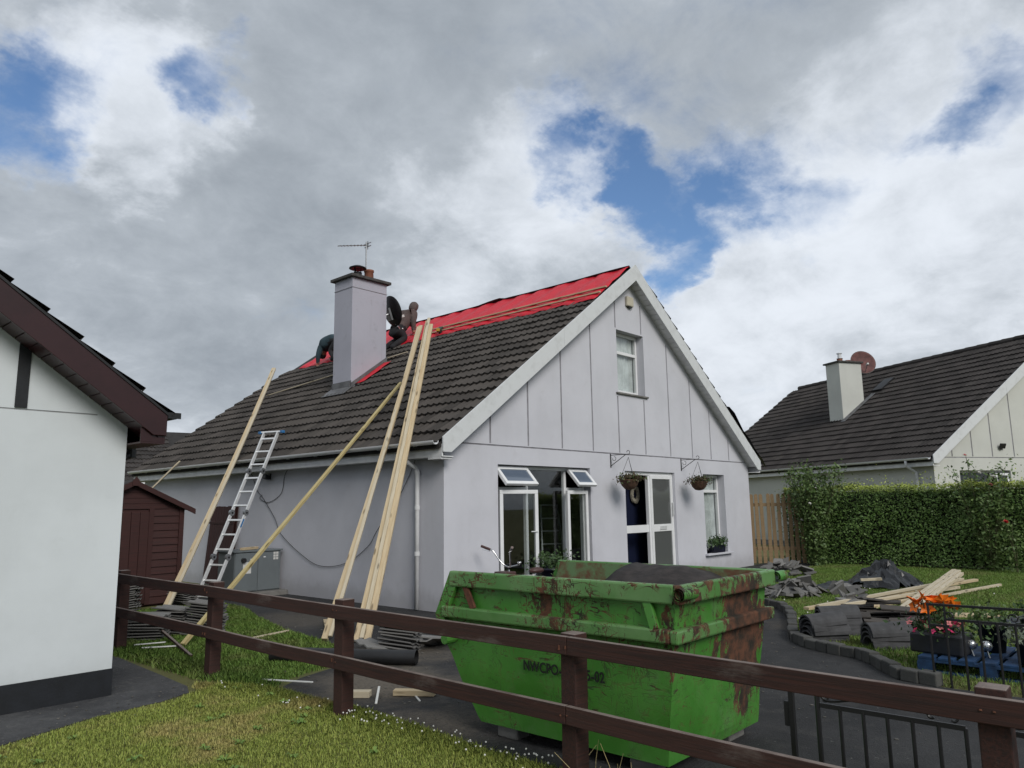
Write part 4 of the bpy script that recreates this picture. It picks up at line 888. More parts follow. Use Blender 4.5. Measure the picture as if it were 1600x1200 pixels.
# ------------------------------------------------------------------ leaning timbers
LT = 'timbers leaning on the eaves'
def lean(name, foot, top, label, mt=m_timber, w_=.075, h_=.042, sag=.02, upv=(0,0,1), cat='timber'):
    return tag(beam(name, foot, top, w_, h_, mt, None, upv, .003, sag), label, cat, LT)
lean('leaning_timber', (-2.47,-.60,.02), (1.39,2.16,4.98), 'leaning timber with its foot nearest the brown fence panel side, leftmost of the bundle', sag=.05)
lean('leaning_timber', (-2.44,-.67,.06), (1.36,2.20,4.96), 'leaning timber lying on top of the leftmost one in the bundle', m_timber2, .045, .03, .05)
lean('leaning_timber', (-2.30,-1.00,.02), (1.25,1.80,4.98), 'leaning timber at the left edge of the right hand pair', sag=.05)
lean('leaning_timber', (-2.27,-1.06,.05), (1.22,1.73,5.02), 'tallest leaning timber in the middle of the right hand pair', m_timber2, .05, .045, .05)
lean('leaning_timber', (-2.24,-1.12,.02), (1.19,1.64,4.88), 'rightmost leaning timber of the bundle by the downpipe', sag=.05)
lean('leaning_timber', (-2.5,3.75,.02), (1.31,7.32,4.84), 'lone pale timber leaning left of the aluminium ladder', sag=.06, w_=.085)
lean('leaning_timber', (-2.46,3.70,.06), (1.25,7.18,4.80), 'narrow timber strapped to the lone one left of the ladder', m_timber2, .05, .035, .05)
lean('leaning_batten', (-3.73,.38,.03), (1.32,2.66,3.93), 'yellowish treated batten leaning diagonally across the side wall', m_greenwood, .05, .045, .015, cat='batten')
lean('leaning_batten', (-.85,8.75,1.95), (-.36,8.28,2.66), 'short pale offcut propped against the gutter above the shed', m_timber2, .05, .03, 0, cat='batten')
# aluminium folding ladder
la = thing('folding_ladder', 'aluminium folding ladder with blue end caps leaning on the gutter', 'ladder', (-1.72, 4.12, 0))
A0 = V((0, 0, 0)); A1 = V((1.42, .42, 3.02)); ax = (A1-A0).normalized(); sd_ = V((-.30, .95, 0)); sd_ = (sd_-ax*sd_.dot(ax)).normalized(); Ll = (A1-A0).length; nr = ax.cross(sd_)
for s in (-1, 1):
    for k in range(4):
        a = A0+ax*(Ll*k/4+(.05 if k else 0))+sd_*s*.17; b = A0+ax*(Ll*(k+1)/4-(.05 if k < 3 else 0))+sd_*s*.17
        beam('rail', a, b, .026, .062, m_alu, la, nr, .004)
    for k in (1, 2, 3):
        c = A0+ax*(Ll*k/4)+sd_*s*.17; h_ = MB().tube([c-sd_*.022, c+sd_*.022], .055, 16).build('hinge', m_galv, la); MB().tube([c-sd_*.03, c+sd_*.03], .018, 10).build('hinge_knob', m_dark, h_)
    MB().obox(A1+sd_*s*.27, (.07, .08, .05)).build('end_cap', m_blue, la, bev=.008); MB().obox(A0+sd_*s*.17+V((0,0,.02)), (.07, .05, .05)).build('foot', m_blackpl, la)
MB().bar(A1-sd_*.26, A1+sd_*.26, .05, .03, ax).build('end_bar', m_alu, la, bev=.004)
for k in range(4):
    for j in range(3):
        c = A0+ax*(Ll*(k+.17+.33*j)/4); MB().bar(c-sd_*.165, c+sd_*.165, .03, .022, nr).build('rung', m_alu, la)
MB().obox(A0+ax*(Ll*.44)+sd_*-.185, (.003, .03, .16), Matrix((sd_, nr, ax)).transposed()).build('sticker', m_blue, la)

# ------------------------------------------------------------------ side wall items
bo_ = thing('boiler_cabinet', 'grey steel boiler cabinet with double doors against the lilac side wall', 'boiler', (-.53, 4.75, 0))
MB().box(-.62, .52, -.50, .45, .0, .09).build('concrete_base', m_conc, bo_, bev=.01); MB().box(-.46, .46, -.30, .30, .092, .80).build('casing', m_grey, bo_, bev=.006)
MB().box(-.49, .49, -.335, .32, .80, .83).build('lid', m_grey, bo_, bev=.005)
for a, b in ((-.45, -.02), (.0, .45)): MB().box(a, b, -.318, -.302, .11, .785).build('door', m_grey, bo_, bev=.004)
MB().tube([(-.30, -.31, .66), (-.30, -.37, .66)], .042, 14).build('flue', m_blackpl, bo_); MB().box(-.30, -.14, -.3215, -.319, .42, .62).build('label', m_label, bo_)
for i in range(2):
    for j in range(3): MB().box(.30+.055*i, .345+.055*i, -.3215, -.319, .64+.05*j, .68+.05*j).build('label', m_label, bo_)
MB().box(.10, .14, -.323, -.319, .69, .71).build('badge', m_upvc, bo_)
MB().box(-.16, -.10, -.3215, -.319, .58, .68).build('label', m_label, bo_)
tag(beam('timber_offcut', (-.80, 4.55, .856), (-.40, 4.75, .856), .09, .045, m_timber), 'short timber offcut lying on the boiler cabinet lid', 'offcut')
fp = thing('fence_panel', 'dark red-brown boarded fence panel propped on the side wall behind the ladder', 'fence panel', (-.16, 6.9, 0), 0)
for i in range(9):
    beam('board', (-.04+random.gauss(0,.004), -.62+.115*i, .05), (.10, -.62+.115*i, 1.64+random.uniform(-.015,.02)), .108, .018, m_shed, fp, (-1, 0, 0), .003)
for z in (.35, 1.3): beam('cross_rail', (.0+.05*z, -.68, z), (.0+.05*z, .38, z), .03, .05, m_shed, fp)
tag(beam('loose_board', (-.12, 6.24, .05), (-.03, 6.24, 1.66), .085, .02, m_shed, None, (-1,0,0)), 'single red-brown board standing just right of the boarded panel', 'board')
sh = thing('garden_shed', 'red-brown timber garden shed with a felt roof beside the white house', 'shed', (-2.76, 4.6, 0))
MB().box(-.86, .86, .02, 1.95, .02, 1.58).prism([(-.86, .02, 1.58), (.86, .02, 1.58), (0, .02, 1.98)], (0, 1.93, 0)).build('carcass', m_shed, sh)
for i in range(13): MB().prism([(.37, .018, .04+.12*i), (.37, -.006, .04+.12*i), (.37, .012, .158+.12*i), (.37, .018, .158+.12*i)], (.49, 0, 0)).build('board', m_shed, sh)
for i in range(4): MB().prism([(-.62+.12*i, -.004, 1.60+.09*i), (.62-.12*i, -.004, 1.60+.09*i), (.52-.12*i, -.002, 1.685+.09*i), (-.52+.12*i, -.002, 1.685+.09*i)], (0, .02, 0)).build('gable_board', m_shed, sh)
for i in range(7): MB().box(-.72+.145*i, -.72+.145*i+.138, -.016, .016, .06, 1.55).build('door_board', m_shed, sh, bev=.003)
MB().box(.29, .368, -.02, .018, .04, 1.60).build('corner_post', m_shed, sh); MB().box(.80, .88, -.022, .018, .03, 1.60).build('corner_post', m_shed, sh)
for s in (-1, 1):
    MB().prism([(0, -.10, 2.08), (s*1.02, -.10, 1.60), (s*1.02, -.10, 1.575), (0, -.10, 2.05)], (0, 2.2, 0)).build('roof_felt', m_felt, sh)
    MB().prism([(0, -.125, 2.075), (s*1.03, -.125, 1.59), (s*1.03, -.125, 1.50), (0, -.125, 1.985)], (0, .022, 0)).build('barge_board', m_shed, sh, bev=.003)
MB().prism([(-.055, -.14, 1.98), (.055, -.14, 1.98), (.055, -.14, 2.07), (0, -.14, 2.13), (-.055, -.14, 2.07)], (0, .014, 0)).build('finial', m_shed, sh)
wl_ = thing('wall_light', 'small black security light under the gutter beside the ladder', 'light', (0, 5.05, 2.20)); MB().box(-.03, 0, -.05, .05, -.06, .06).build('back_plate', m_dark, wl_, bev=.006); MB().obox((-.09, -.02, -.01), (.11, .10, .09), (0, .3, 0)).build('lamp_head', m_dark, wl_, bev=.01)
def smooth_pts(P, n=6):
    P = [V(p_) for p_ in P]; out = []
    for i in range(len(P)-1):
        a = P[max(i-1, 0)]; b = P[i]; c = P[i+1]; d = P[min(i+2, len(P)-1)]
        for k in range(n):
            t = k/n; out.append(.5*((2*b)+(c-a)*t+(2*a-5*b+4*c-d)*t*t+(3*b-a-3*c+d)*t**3))
    return out+[P[-1]]
tag(MB().tube(smooth_pts([(-.20, 4.10, 2.52), (-.02, 4.3, 2.4), (-.014, 4.49, 2.2), (-.014, 4.59, 1.87), (-.014, 5.04, 1.70), (-.014, 5.38, 1.78), (-.014, 5.3, 1.85)]), .0052, 5).build('black_cable', m_dark, None, smooth=True), 'black cable looping down from the gutter right of the ladder', 'cable')
tag(MB().tube(smooth_pts([(-.25, 5.85, 2.50), (-.03, 5.75, 2.3), (-.018, 5.5, 1.95), (-.018, 5.25, 1.78), (-.018, 4.79, 1.39), (-.018, 4.54, 1.09), (-.018, 3.86, .75), (-.018, 3.23, .56), (-.018, 2.47, .63), (-.018, 1.85, .92), (-.018, 1.59, 1.2), (-.018, 1.19, 1.59), (-.018, .95, 1.84), (-.018, .66, 2.27), (-.10, .60, 2.36)]), .0052, 5).build('black_cable', m_dark, None, smooth=True), 'long black cable sagging across the lilac side wall behind the timbers', 'cable')

# ------------------------------------------------------------------ gable items
al = thing('alarm_box', 'cream burglar alarm box high on the gable above the upstairs window', 'alarm', (5.27, 0, 5.78)); MB().prism([(-.12, -.07, -.11), (.12, -.07, -.11), (.12, -.07, .10), (-.12, -.07, .10)], (0, .068, 0)).build('cover', simple('aged_cream_plastic', (.52, .48, .38), .5, .1), al, bev=.02); MB().box(-.05, .07, -.06, -.01, -.135, -.112).build('strobe', m_dark, al)
def basket(x, label, seed):
    random.seed(seed); r_ = thing('hanging_basket', label, 'hanging basket', (x, -.42, 2.0), group='hanging baskets by the front door')
    MB().lathe([(.02, -.17), (.09, -.155), (.15, -.09), (.185, .0), (.195, .02), (.17, .02)], 18).build('basket_liner', simple('coir_liner', (.10, .055, .035), .95, .4, 25, .6), r_, smooth=True)
    P = rng.normal(size=(420, 3))*[.12, .12, .045]+[0, 0, .045]; leaves('foliage', P, .055, m_dry, r_); Q = rng.normal(size=(150, 3))*[.12, .12, .05]+[.03, 0, .05]; leaves('green_leaves', Q, .05, m_rose, r_)
    for a in (0, 2.1, 4.2): MB().tube([(.18*math.cos(a), .18*math.sin(a), .02), (0, 0, .45)], .0035, 4).build('chain', m_dark, r_)
    return r_
def bracket(x, label, sc_):
    r_ = thing('basket_bracket', label, 'bracket', (x, 0, 2.27), group='wall brackets')
    MB().box(-.012, .012, -.012, 0, 0, .27).build('back_bar', m_dark, r_); MB().tube([(0, -.01, .24), (0, -.42, .24)], .007, 6).build('arm', m_dark, r_); MB().tube([(0, -.01, .03), (0, -.36, .235)], .007, 6).build('strut', m_dark, r_)
    sp_ = [(0, -.42-.035*math.sin(t), .24+.035-.035*math.cos(t)) for t in np.linspace(0, 4.6, 10)]; MB().tube(sp_, .006, 5).build('hook', m_dark, r_); sp2 = [(0, -.09-.04*math.sin(t), .17+.04*math.cos(t)) for t in np.linspace(0, 5, 10)]; MB().tube(sp2, .005, 5).build('scroll', m_dark, r_)
bracket(4.42, 'black iron wall bracket left of the front door', 1); bracket(7.13, 'black iron wall bracket right of the front door', 1)
basket(4.42, 'withered hanging basket left of the front door', 3); basket(7.13, 'withered hanging basket right of the front door', 4)
wr = MB(); 
vs = []; fs = []
for i in range(28):
    a = 2*math.pi*i/28
    for j in range(8):
        b = 2*math.pi*j/8; rr = .125+(.042+random.uniform(-.01, .012))*math.cos(b); vs.append((rr*math.cos(a), (.042+random.uniform(-.01,.01))*math.sin(b), rr*1.2*math.sin(a)))
for i in range(28):
    for j in range(8): fs.append((i*8+j, ((i+1) % 28)*8+j, ((i+1) % 28)*8+(j+1) % 8, i*8+(j+1) % 8))
o = wr.add(vs, fs).build('door_wreath', m_wreath, None); o.location = (5.93, .455, 1.76); tag(o, 'pale dried wreath hanging on the navy inner door', 'wreath')
sp = thing('sill_planter', 'green leafy plant in a dark trough on the narrow window sill', 'potted plant', (8.58, -.01, .42)); MB().prism([(-.26, -.07, 0), (.26, -.07, 0), (.29, -.08, .17), (-.29, -.08, .17)], (0, .14, 0)).build('trough', m_pot, sp, bev=.008)
leaves('foliage', rng.normal(size=(500, 3))*[.17, .07, .06]+[0, -.01, .24], .065, m_plant, sp)
pt = thing('potted_plant', 'big dark blue pot with trailing plant below the open front window', 'potted plant', (2.08, -.36, 0)); MB().lathe([(.0, .0), (.16, .0), (.21, .25), (.24, .5), (.26, .5), (.26, .54), (.22, .54), (.20, .48), (0, .48)], 22).build('pot', m_pot, pt, smooth=True)
leaves('foliage', rng.normal(size=(700, 3))*[.17, .17, .09]+[0, 0, .62], .055, m_plant, pt); leaves('trailing_foliage', np.c_[rng.normal(.26, .06, 260), rng.normal(-.1, .08, 260), rng.uniform(.25, .62, 260)], .04, m_silverlf, pt)
st = thing('stepladder', 'aluminium stepladder standing in the dark room behind the open window', 'ladder', (4.3, 1.5, .03), R(-35))
for s in (-1, 1): MB().bar((s*.25, -.42, 0), (s*.17, 0, 1.52), .03, .05).build('rail', m_galv, st); MB().bar((s*.24, .42, 0), (s*.16, .04, 1.45), .025, .03).build('rear_leg', m_galv, st)
for i in range(5): t = (i+1)/6; MB().box(-.25+.08*t, .25-.08*t, -.44+.42*t, -.34+.42*t, 1.52*t-.012, 1.52*t+.012).build('step', m_galv, st)
MB().box(-.18, .18, -.06, .1, 1.52, 1.55).build('top_cap', m_galv, st)
# small bicycle parked by the window
bk = thing('bicycle', 'small white bicycle with brown saddle and grips parked behind the skip', 'bicycle', (1.0, -.62, 0), R(-6))
for x in (-.33, .47):
    tor = [(x+.19*math.cos(a), 0, .21+.19*math.sin(a)) for a in np.linspace(0, 2*math.pi, 25)]; wh = MB().tube(tor, .022, 8, caps=False).build('wheel', m_blackpl, bk, smooth=True); wh['label'] = 'bicycle wheel'
    MB().tube([(x+.165*math.cos(a), 0, .21+.165*math.sin(a)) for a in np.linspace(0, 2*math.pi, 25)], .008, 6, caps=False).build('rim', m_chrome, wh)
    for q in range(8): a = q*math.pi/4; MB().tube([(x, 0, .21), (x+.165*math.cos(a), 0, .21+.165*math.sin(a))], .002, 3).build('spoke', m_chrome, wh)
    MB().tube([(x+.235*math.cos(a), 0, .21+.235*math.sin(a)) for a in np.linspace(.3, 2.9, 14)], .016, 6).build('mudguard', m_bwhite, bk, smooth=True)
MB().tube([(-.22, 0, .53), (.10, 0, .24), (.30, 0, .50)], .022, 10).tube([(-.22, 0, .50), (.28, 0, .47)], .024, 10).tube([(.10, 0, .24), (.47, 0, .21), (.29, 0, .48)], .013, 8).build('frame', m_bwhite, bk, smooth=True)
MB().tube([(-.21, 0, .60), (-.25, .0, .44), (-.33, 0, .21)], .016, 8).build('fork', m_chrome, bk)
MB().tube(smooth_pts([(-.42, -.30, .93), (-.36, -.20, .88), (-.27, -.10, .70), (-.21, 0, .64), (-.27, .10, .70), (-.36, .20, .88), (-.42, .30, .93)], 5), .012, 8).build('handlebar', m_chrome, bk, smooth=True)
for s in (-1, 1): MB().tube([(-.46, s*.36, .955), (-.38, s*.235, .90)], .020, 10).build('grip', m_saddle, bk); MB().tube([(-.40, s*.22, .875), (-.46, s*.33, .90)], .005, 5).build('brake_lever', m_chrome, bk)
ball('bell', (-.05, -.06, .70), .035, m_chrome, bk, 2, (1,1,.6)); MB().tube([(-.21, 0, .64), (-.05, -.06, .67)], .010, 6).build('bell_arm', m_chrome, bk)
ico((.36, 0, .555), 1, 2, (.15, .09, .05)).build('saddle', m_saddle, bk, smooth=True); MB().tube([(.30, 0, .40), (.34, 0, .54)], .014, 8).build('seat_post', m_chrome, bk)
MB().prism([(-.40, -.13, .44), (-.18, -.13, .44), (-.18, -.13, .58), (-.40, -.13, .58)], (0, .26, 0)).build('basket', m_saddle, bk, bev=.01)

# ------------------------------------------------------------------ loose tiles, stacks and rubble
random.seed(21)
def slab_tile(name, mt, w=.30, ln=.40, th=.014, waves=2, n=8):
    vs = []; fs = []
    for y in (-ln/2, ln/2):
        for dz in (0, th):
            for i in range(n+1): c = .5+.5*math.cos(2*math.pi*waves*i/n); vs.append(((i/n-.5)*w, y, dz+.018*c))
    k = n+1
    for i in range(n): fs += [(k+i, k+i+1, 3*k+i+1, 3*k+i), (i+1, i, 2*k+i, 2*k+i+1), (i, i+1, k+i+1, k+i), (2*k+i+1, 2*k+i, 3*k+i, 3*k+i+1)]
    fs += [(0, k, 3*k, 2*k), (n, 2*k+n, 3*k+n, k+n)]; return MB().add(vs, fs).mesh(name, mt)
tmG = slab_tile('stacked_tile', m_tileN); tmD = slab_tile('stacked_tile', m_tile)
ORD = ['bottom', 'second', 'third', 'fourth', 'fifth', 'sixth', 'seventh', 'eighth', 'ninth', 'tenth', 'eleventh', 'twelfth', 'thirteenth', 'fourteenth']
def stack(me, base, n, rz, label, group, dz=.034, tilt=(0, 0), jit=.012):
    for i in range(n):
        o = mesh_obj('stacked_tile', me); o.location = (base[0]+random.gauss(0, jit)+math.sin(tilt[1])*dz*i, base[1]+random.gauss(0, jit)-math.sin(tilt[0])*dz*i, base[2]+dz*i)
        o.rotation_euler = (tilt[0]+random.gauss(0,.02), tilt[1]+random.gauss(0,.02), rz+random.gauss(0,.04)); tag(o, ('topmost' if i == n-1 else ORD[i])+' tile '+('' if i in (0, n-1) else 'from the bottom ')+label, 'roof tile', group)
stack(tmG, (-3.78, 1.22, .01), 9, .75, 'in the low grey stack behind the leftmost fence bay', 'low stack of tiles by the white house'); stack(tmG, (-3.98, 1.62, .01), 8, .8, 'in the grey stack half hidden by the white house', 'corner stack of tiles')
stack(tmG, (-3.18, 1.02, .01), 12, .55, 'in the taller grey stack beside the first post', 'tall stack of tiles by the fence post', tilt=(.10, .03)); stack(tmG, (-3.42, 1.38, .01), 10, .6, 'in the grey stack behind the tall one', 'rear stack of tiles', tilt=(.06, 0))
stack(tmG, (-2.95, 4.15, .01), 13, .9, 'in the grey stack against the shed door', 'stack of tiles against the shed', tilt=(-.15, .08)); stack(tmG, (-2.0, 4.2, .01), 7, .2, 'in the grey stack at the shed corner', 'stack of tiles at the shed corner')
stack(tmG, (-2.36, -1.80, .02), 8, .5, 'in the toppling grey stack beside the skip', 'toppling stack by the skip', .036, (.10, .16), .02)
for k, (x, y, z, e) in enumerate(((-2.30, -1.74, .31, (.22, .28, .9)), (-2.48, -1.55, .05, (.2, .1, .2)), (-2.60, -1.80, .06, (.25, -.1, 1.5)), (-1.95, -2.0, .06, (.3, .2, 2.3)), (-1.75, -1.75, .04, (.1, .1, .7)))):
    o = mesh_obj('loose_tile', tmG); o.location = (x, y, z); o.rotation_euler = e; tag(o, ('grey tile leaning on top of the toppling stack', 'flat grey tile at the back left of the toppling stack', 'pale grey tile at the front left of the toppling stack', 'grey tile lying right of the toppling stack', 'flat grey tile behind the toppling stack')[k], 'roof tile', 'loose tiles near the skip')
def chunk(name, loc, s, mt, label, cat, group=None, seed=0):
    r_ = random.Random(seed); bm = bmesh.new(); bmesh.ops.create_icosphere(bm, subdivisions=1, radius=1); b = MB(); b.add([(v_.co.x*s[0]*r_.uniform(.7,1.2), v_.co.y*s[1]*r_.uniform(.7,1.2), v_.co.z*s[2]*r_.uniform(.6,1.2)) for v_ in bm.verts], [[v_.index for v_ in f_.verts] for f_ in bm.faces]); bm.free()
    o = b.build(name, mt); o.location = loc; o.rotation_euler = (r_.uniform(-.3,.3), r_.uniform(-.3,.3), r_.uniform(0,6)); return tag(o, label, cat, group)
chunk('mortar_lump', (-2.0, -2.75, .04), (.10, .07, .05), m_whitepl, 'white lump of mortar on the tarmac beside the skip', 'mortar', seed=2); chunk('mortar_lump', (-1.2, -1.6, .04), (.08, .06, .04), m_whitepl, 'white lump of mortar behind the skip end near the wall', 'mortar', seed=3)
# broken tile heaps on the right lawn
brk = []
for k in range(6):
    r_ = random.Random(k); n = r_.randint(4, 6); pts = [(r_.uniform(.6, 1)*.15*math.cos(a), r_.uniform(.6, 1)*.12*math.sin(a)) for a in [2*math.pi*i/n+r_.uniform(-.3,.3) for i in range(n)]]
    b = MB(); b.prism([(x, y, 0) for x, y in pts], (0, 0, .022)); brk.append(b.mesh('broken_tile', m_tileN))
def heap(cx, cy, rx, ry, n, hmax, label, group):
    for i in range(n):
        a = random.uniform(0, 6.28); q = math.sqrt(random.random()); x = cx+rx*q*math.cos(a); y = cy+ry*q*math.sin(a)
        o = mesh_obj('broken_tile', brk[i % 6]); o.location = (x, y, .04+hmax*(1-q)*random.random()); o.rotation_euler = (random.gauss(0,.45), random.gauss(0,.45), random.uniform(0,6)); s = random.uniform(.8, 1.7); o.scale = (s, s, random.uniform(1, 2)); tag(o, label, 'broken tile', group)
heap(5.0, -3.15, .75, .45, 46, .26, 'broken grey tile in the rubble heap on the lawn right of the skip', 'rubble heap on the lawn'); heap(5.7, -3.9, .35, .25, 12, .10, 'broken grey tile at the near end of the lawn rubble', 'scattered broken tiles')
heap(9.9, -.95, .8, .3, 20, .18, 'broken grey tile in the heap at the foot of the picket gate', 'rubble heap by the picket fence'); heap(8.6, -1.95, .45, .2, 9, .22, 'broken grey tile in the small heap by the hedge end', 'small rubble heap by the hedge')
heap(4.5, -4.35, .4, .2, 6, .02, 'flat tile scrap on the grass near the kerb', 'tile scraps near the kerb')
# half-round ridge tiles, nested stacks
def half_round(name, mt, r=.135, t=.016, ln=.45, n=12):
    vs = []; fs = []; k = n+1
    for x in (-ln/2, ln/2):
        for rr in (r, r-t):
            for i in range(k): a = math.pi*i/n; vs.append((x, rr*math.cos(a), rr*math.sin(a)))
    for i in range(n): fs += [(i, i+1, 2*k+i+1, 2*k+i), (k+i+1, k+i, 3*k+i, 3*k+i+1), (i+1, i, k+i, k+i+1), (2*k+i, 2*k+i+1, 3*k+i+1, 3*k+i)]
    fs += [(0, 2*k, 3*k, k), (n, k+n, 3*k+n, 2*k+n)]; return MB().add(vs, fs).mesh(name, mt, False)
hrm = half_round('ridge_tile', m_nred); AXR = math.atan2(-.74, .67)
for (x, y, rz, n, z0, label, grp) in ((1.02, -5.20, AXR+.25, 5, 0, 'half-round ridge tile in the leftmost nested stack behind the kerb', 'left stack of ridge tiles'), (1.55, -5.17, AXR-.1, 5, .02, 'half-round ridge tile in the stack behind the leftmost one', 'rear stack of ridge tiles'), (1.02, -5.86, AXR+.05, 4, 0, 'half-round ridge tile in the long low stack nearest the planter', 'right stack of ridge tiles')):
    for i in range(n):
        o = mesh_obj('ridge_tile', hrm); o.location = (x+random.gauss(0,.008), y+random.gauss(0,.008), z0+.045*i); o.rotation_euler = (random.gauss(0,.03), random.gauss(0,.02), rz+random.gauss(0,.03)); tag(o, ('topmost ' if i == n-1 else ORD[i]+' ')+label, 'ridge tile', grp)
for r in range(3):
    for c in range(3):
        stack(tmD, (1.72+.42*c+.05*r, -5.92+.34*r+.1*c, .01), 6-(r+c) % 2, .35, 'in the '+('left', 'middle', 'right')[c]+' dark stack, '+('front', 'middle', 'back')[r]+' row behind the ridge tiles', 'block of dark tile stacks', .034, (random.gauss(0,.04), random.gauss(0,.04)))
for k in range(3):
    o = mesh_obj('loose_tile', tmD); o.location = (2.0+random.uniform(-.3,.8), -5.5+random.uniform(-.3,.3), .25+.01*k); o.rotation_euler = (random.gauss(0,.08), random.gauss(0,.08), random.uniform(0,3)); tag(o, ('first', 'second', 'third')[k]+' dark tile lying askew on top of the tile stacks', 'roof tile', 'askew tiles on the stacks')
# timbers on the lawn
GT = 'timbers dropped on the lawn'
for a, b, w_, lab in (((3.30,-4.10,.03), (8.81,-5.16,.05), .09, 'longest pale timber on the lawn, lying at the back of the pile'), ((3.42,-4.22,.06), (8.3,-5.05,.10), .06, 'pale timber resting on the longest one in the lawn pile'), ((3.60,-4.40,.04), (6.4,-5.12,.06), .09, 'pale timber in the middle of the lawn pile'), ((3.70,-4.50,.07), (6.9,-5.28,.09), .06, 'narrow pale timber on top of the middle of the lawn pile'),
        ((3.11,-4.63,.03), (5.55,-5.05,.03), .08, 'nearest pale timber on the lawn pointing at the kerb'), ((5.6,-5.15,.03), (8.29,-5.64,.03), .05, 'thin pale batten lying alone on the grass at right'),
        ((3.59,-5.30,.10), (7.32,-5.15,.33), .07, 'left one of three timbers crossing the lawn pile'), ((3.63,-5.38,.10), (7.22,-5.24,.33), .07, 'middle one of three timbers crossing the lawn pile'), ((3.67,-5.46,.10), (6.98,-5.33,.31), .07, 'right one of three timbers crossing the lawn pile'),
        ((3.70,-5.08,.03), (3.91,-5.62,.03), .09, 'short timber offcut under the crossing timbers'), ((3.80,-5.85,.03), (4.05,-6.35,.03), .16, 'wide short board behind the orange lilies')):
    tag(beam('lawn_timber', a, b, w_, .045, m_timber2 if w_ < .08 else m_timber, None, (0,0,1), .003), lab, 'timber', GT)
# black sheeting heap
def tarp(name, c, rx, ry, h, seed, label, n=26):
    from mathutils import noise as mn
    vs = []; fs = []; sd = V((seed*3.1, seed*1.7, 0))
    for i in range(n+1):
        for j in range(n+1):
            u_ = i/n*2-1; v_ = j/n*2-1; q = math.hypot(u_, v_); p_ = V((u_*rx, v_*ry, 0))
            rg = 1-abs(mn.noise(p_*3.2+sd))*2.2; rg2 = 1-abs(mn.noise(p_*6.5+sd*2))*2.2; big = mn.noise(p_*1.6+sd)
            dome = max(0, 1-q**1.7)*(.65+.5*big); z = h*dome*(.60+.42*rg)+.07*h/.4*rg2*min(1, max(0, 1.35-q))+.02
            vs.append((c[0]+p_.x+.09*mn.noise(p_*4+sd*3), c[1]+p_.y+.09*mn.noise(p_*4+sd*4), max(.012, z)))
    k = n+1
    for i in range(n):
        for j in range(n):
            u_ = (i+.5)/n*2-1; v_ = (j+.5)/n*2-1; a_ = math.atan2(v_, u_)
            if math.hypot(u_, v_) < 1.06+.16*math.sin(a_*5+seed)+.08*math.sin(a_*11): fs.append((i*k+j, (i+1)*k+j, (i+1)*k+j+1, i*k+j+1))
    o = MB().add(vs, fs).build(name, m_tarp, None, False); return tag(o, label, 'sheeting')
tarp('black_sheeting', (7.35, -3.95), .78, .66, .50, 3, 'crumpled heap of black plastic sheeting on the lawn before the hedge'); tarp('black_sheeting', (6.70, -3.30), .70, .32, .10, 5, 'flat tail of black sheeting left of the crumpled heap')
tarp('black_sheeting', (3.6, -6.85), .75, .55, .12, 8, 'black sheeting spread flat behind the railing and planters')
tag(beam('timber_offcut', (6.15, -3.95, .20), (6.3, -4.25, .22), .08, .04, m_timber2), 'small timber offcut lying on the crumpled black sheeting', 'offcut')
# pipes and scraps on the left lawn and drive
for a, b, lab in (((-3.52, -1.22, .075), (-3.12, -1.86, .075), 'black plastic pipe length at the left behind the fence post'), ((-3.10, -1.90, .075), (-2.70, -2.54, .075), 'black plastic pipe length at the right with its open end toward the skip')):
    tag(MB().tube([a, b], .075, 20, caps=False).tube([a, b], .068, 20, caps=False).build('black_pipe', m_blackpl, None, smooth=True), lab, 'pipe')
for a, b, w_, h_, mt, lab in (((-3.62,-3.33,.03), (-3.42,-3.62,.03), .08, .045, m_timber, 'short timber block on the tarmac with a white strip under it'), ((-3.92,-3.05,.03), (-3.78,-3.22,.03), .09, .05, m_timber2, 'timber block beside the second fence post'),
        ((-3.62,-3.66,.008), (-3.42,-3.30,.010), .018, .010, m_whitepl, 'white plastic strip under the short timber block'), ((-3.90,-3.45,.01), (-3.66,-3.18,.06), .02, .01, m_whitepl, 'white plastic strip leaning by the second fence post'), ((-4.10,-2.05,.04), (-3.90,-2.55,.05), .022, .012, m_whitepl, 'white plastic strip lying on the grass left of the second post'),
        ((-4.14,.72,.05), (-3.85,.55,.06), .022, .012, m_whitepl, 'white strip on the grass below the low tile stack'), ((-4.16,.45,.05), (-3.85,.25,.05), .03, .012, m_whitepl, 'wider white strip on the grass near the white house corner'), ((-3.68,1.08,.12), (-3.98,-.38,.03), .03, .03, m_fence, 'thin dark stick lying over the grass by the first fence post'),
        ((-3.2,.1,.03), (-2.4,.3,.03), .03, .02, m_timber2, 'thin pale batten lying flat on the side lawn'), ((-2.05,-.05,.02), (-1.55,.75,.02), .06, .03, m_timber, 'pale offcut lying behind the bundle of leaning timbers')):
    tag(beam('scrap_strip' if mt is m_whitepl else 'timber_scrap', a, b, w_, h_, mt), lab, 'scrap')
cn = thing('drink_can', 'red drink can standing against the kerb', 'can', (1.44, -4.78, .004)); MB().lathe([(.0, 0), (.028, 0), (.033, .01), (.033, .105), (.027, .118), (.0, .118)], 18).build('can_body', m_can, cn, smooth=True); MB().lathe([(.0335, .045), (.0335, .075)], 18).build('can_print', m_whitepl, cn)
tag(beam('timber_scrap', (1.95, -3.9, .01), (2.2, -3.95, .01), .05, .01, m_whitepl), 'pale chip on the tarmac by the kerb bend', 'scrap')

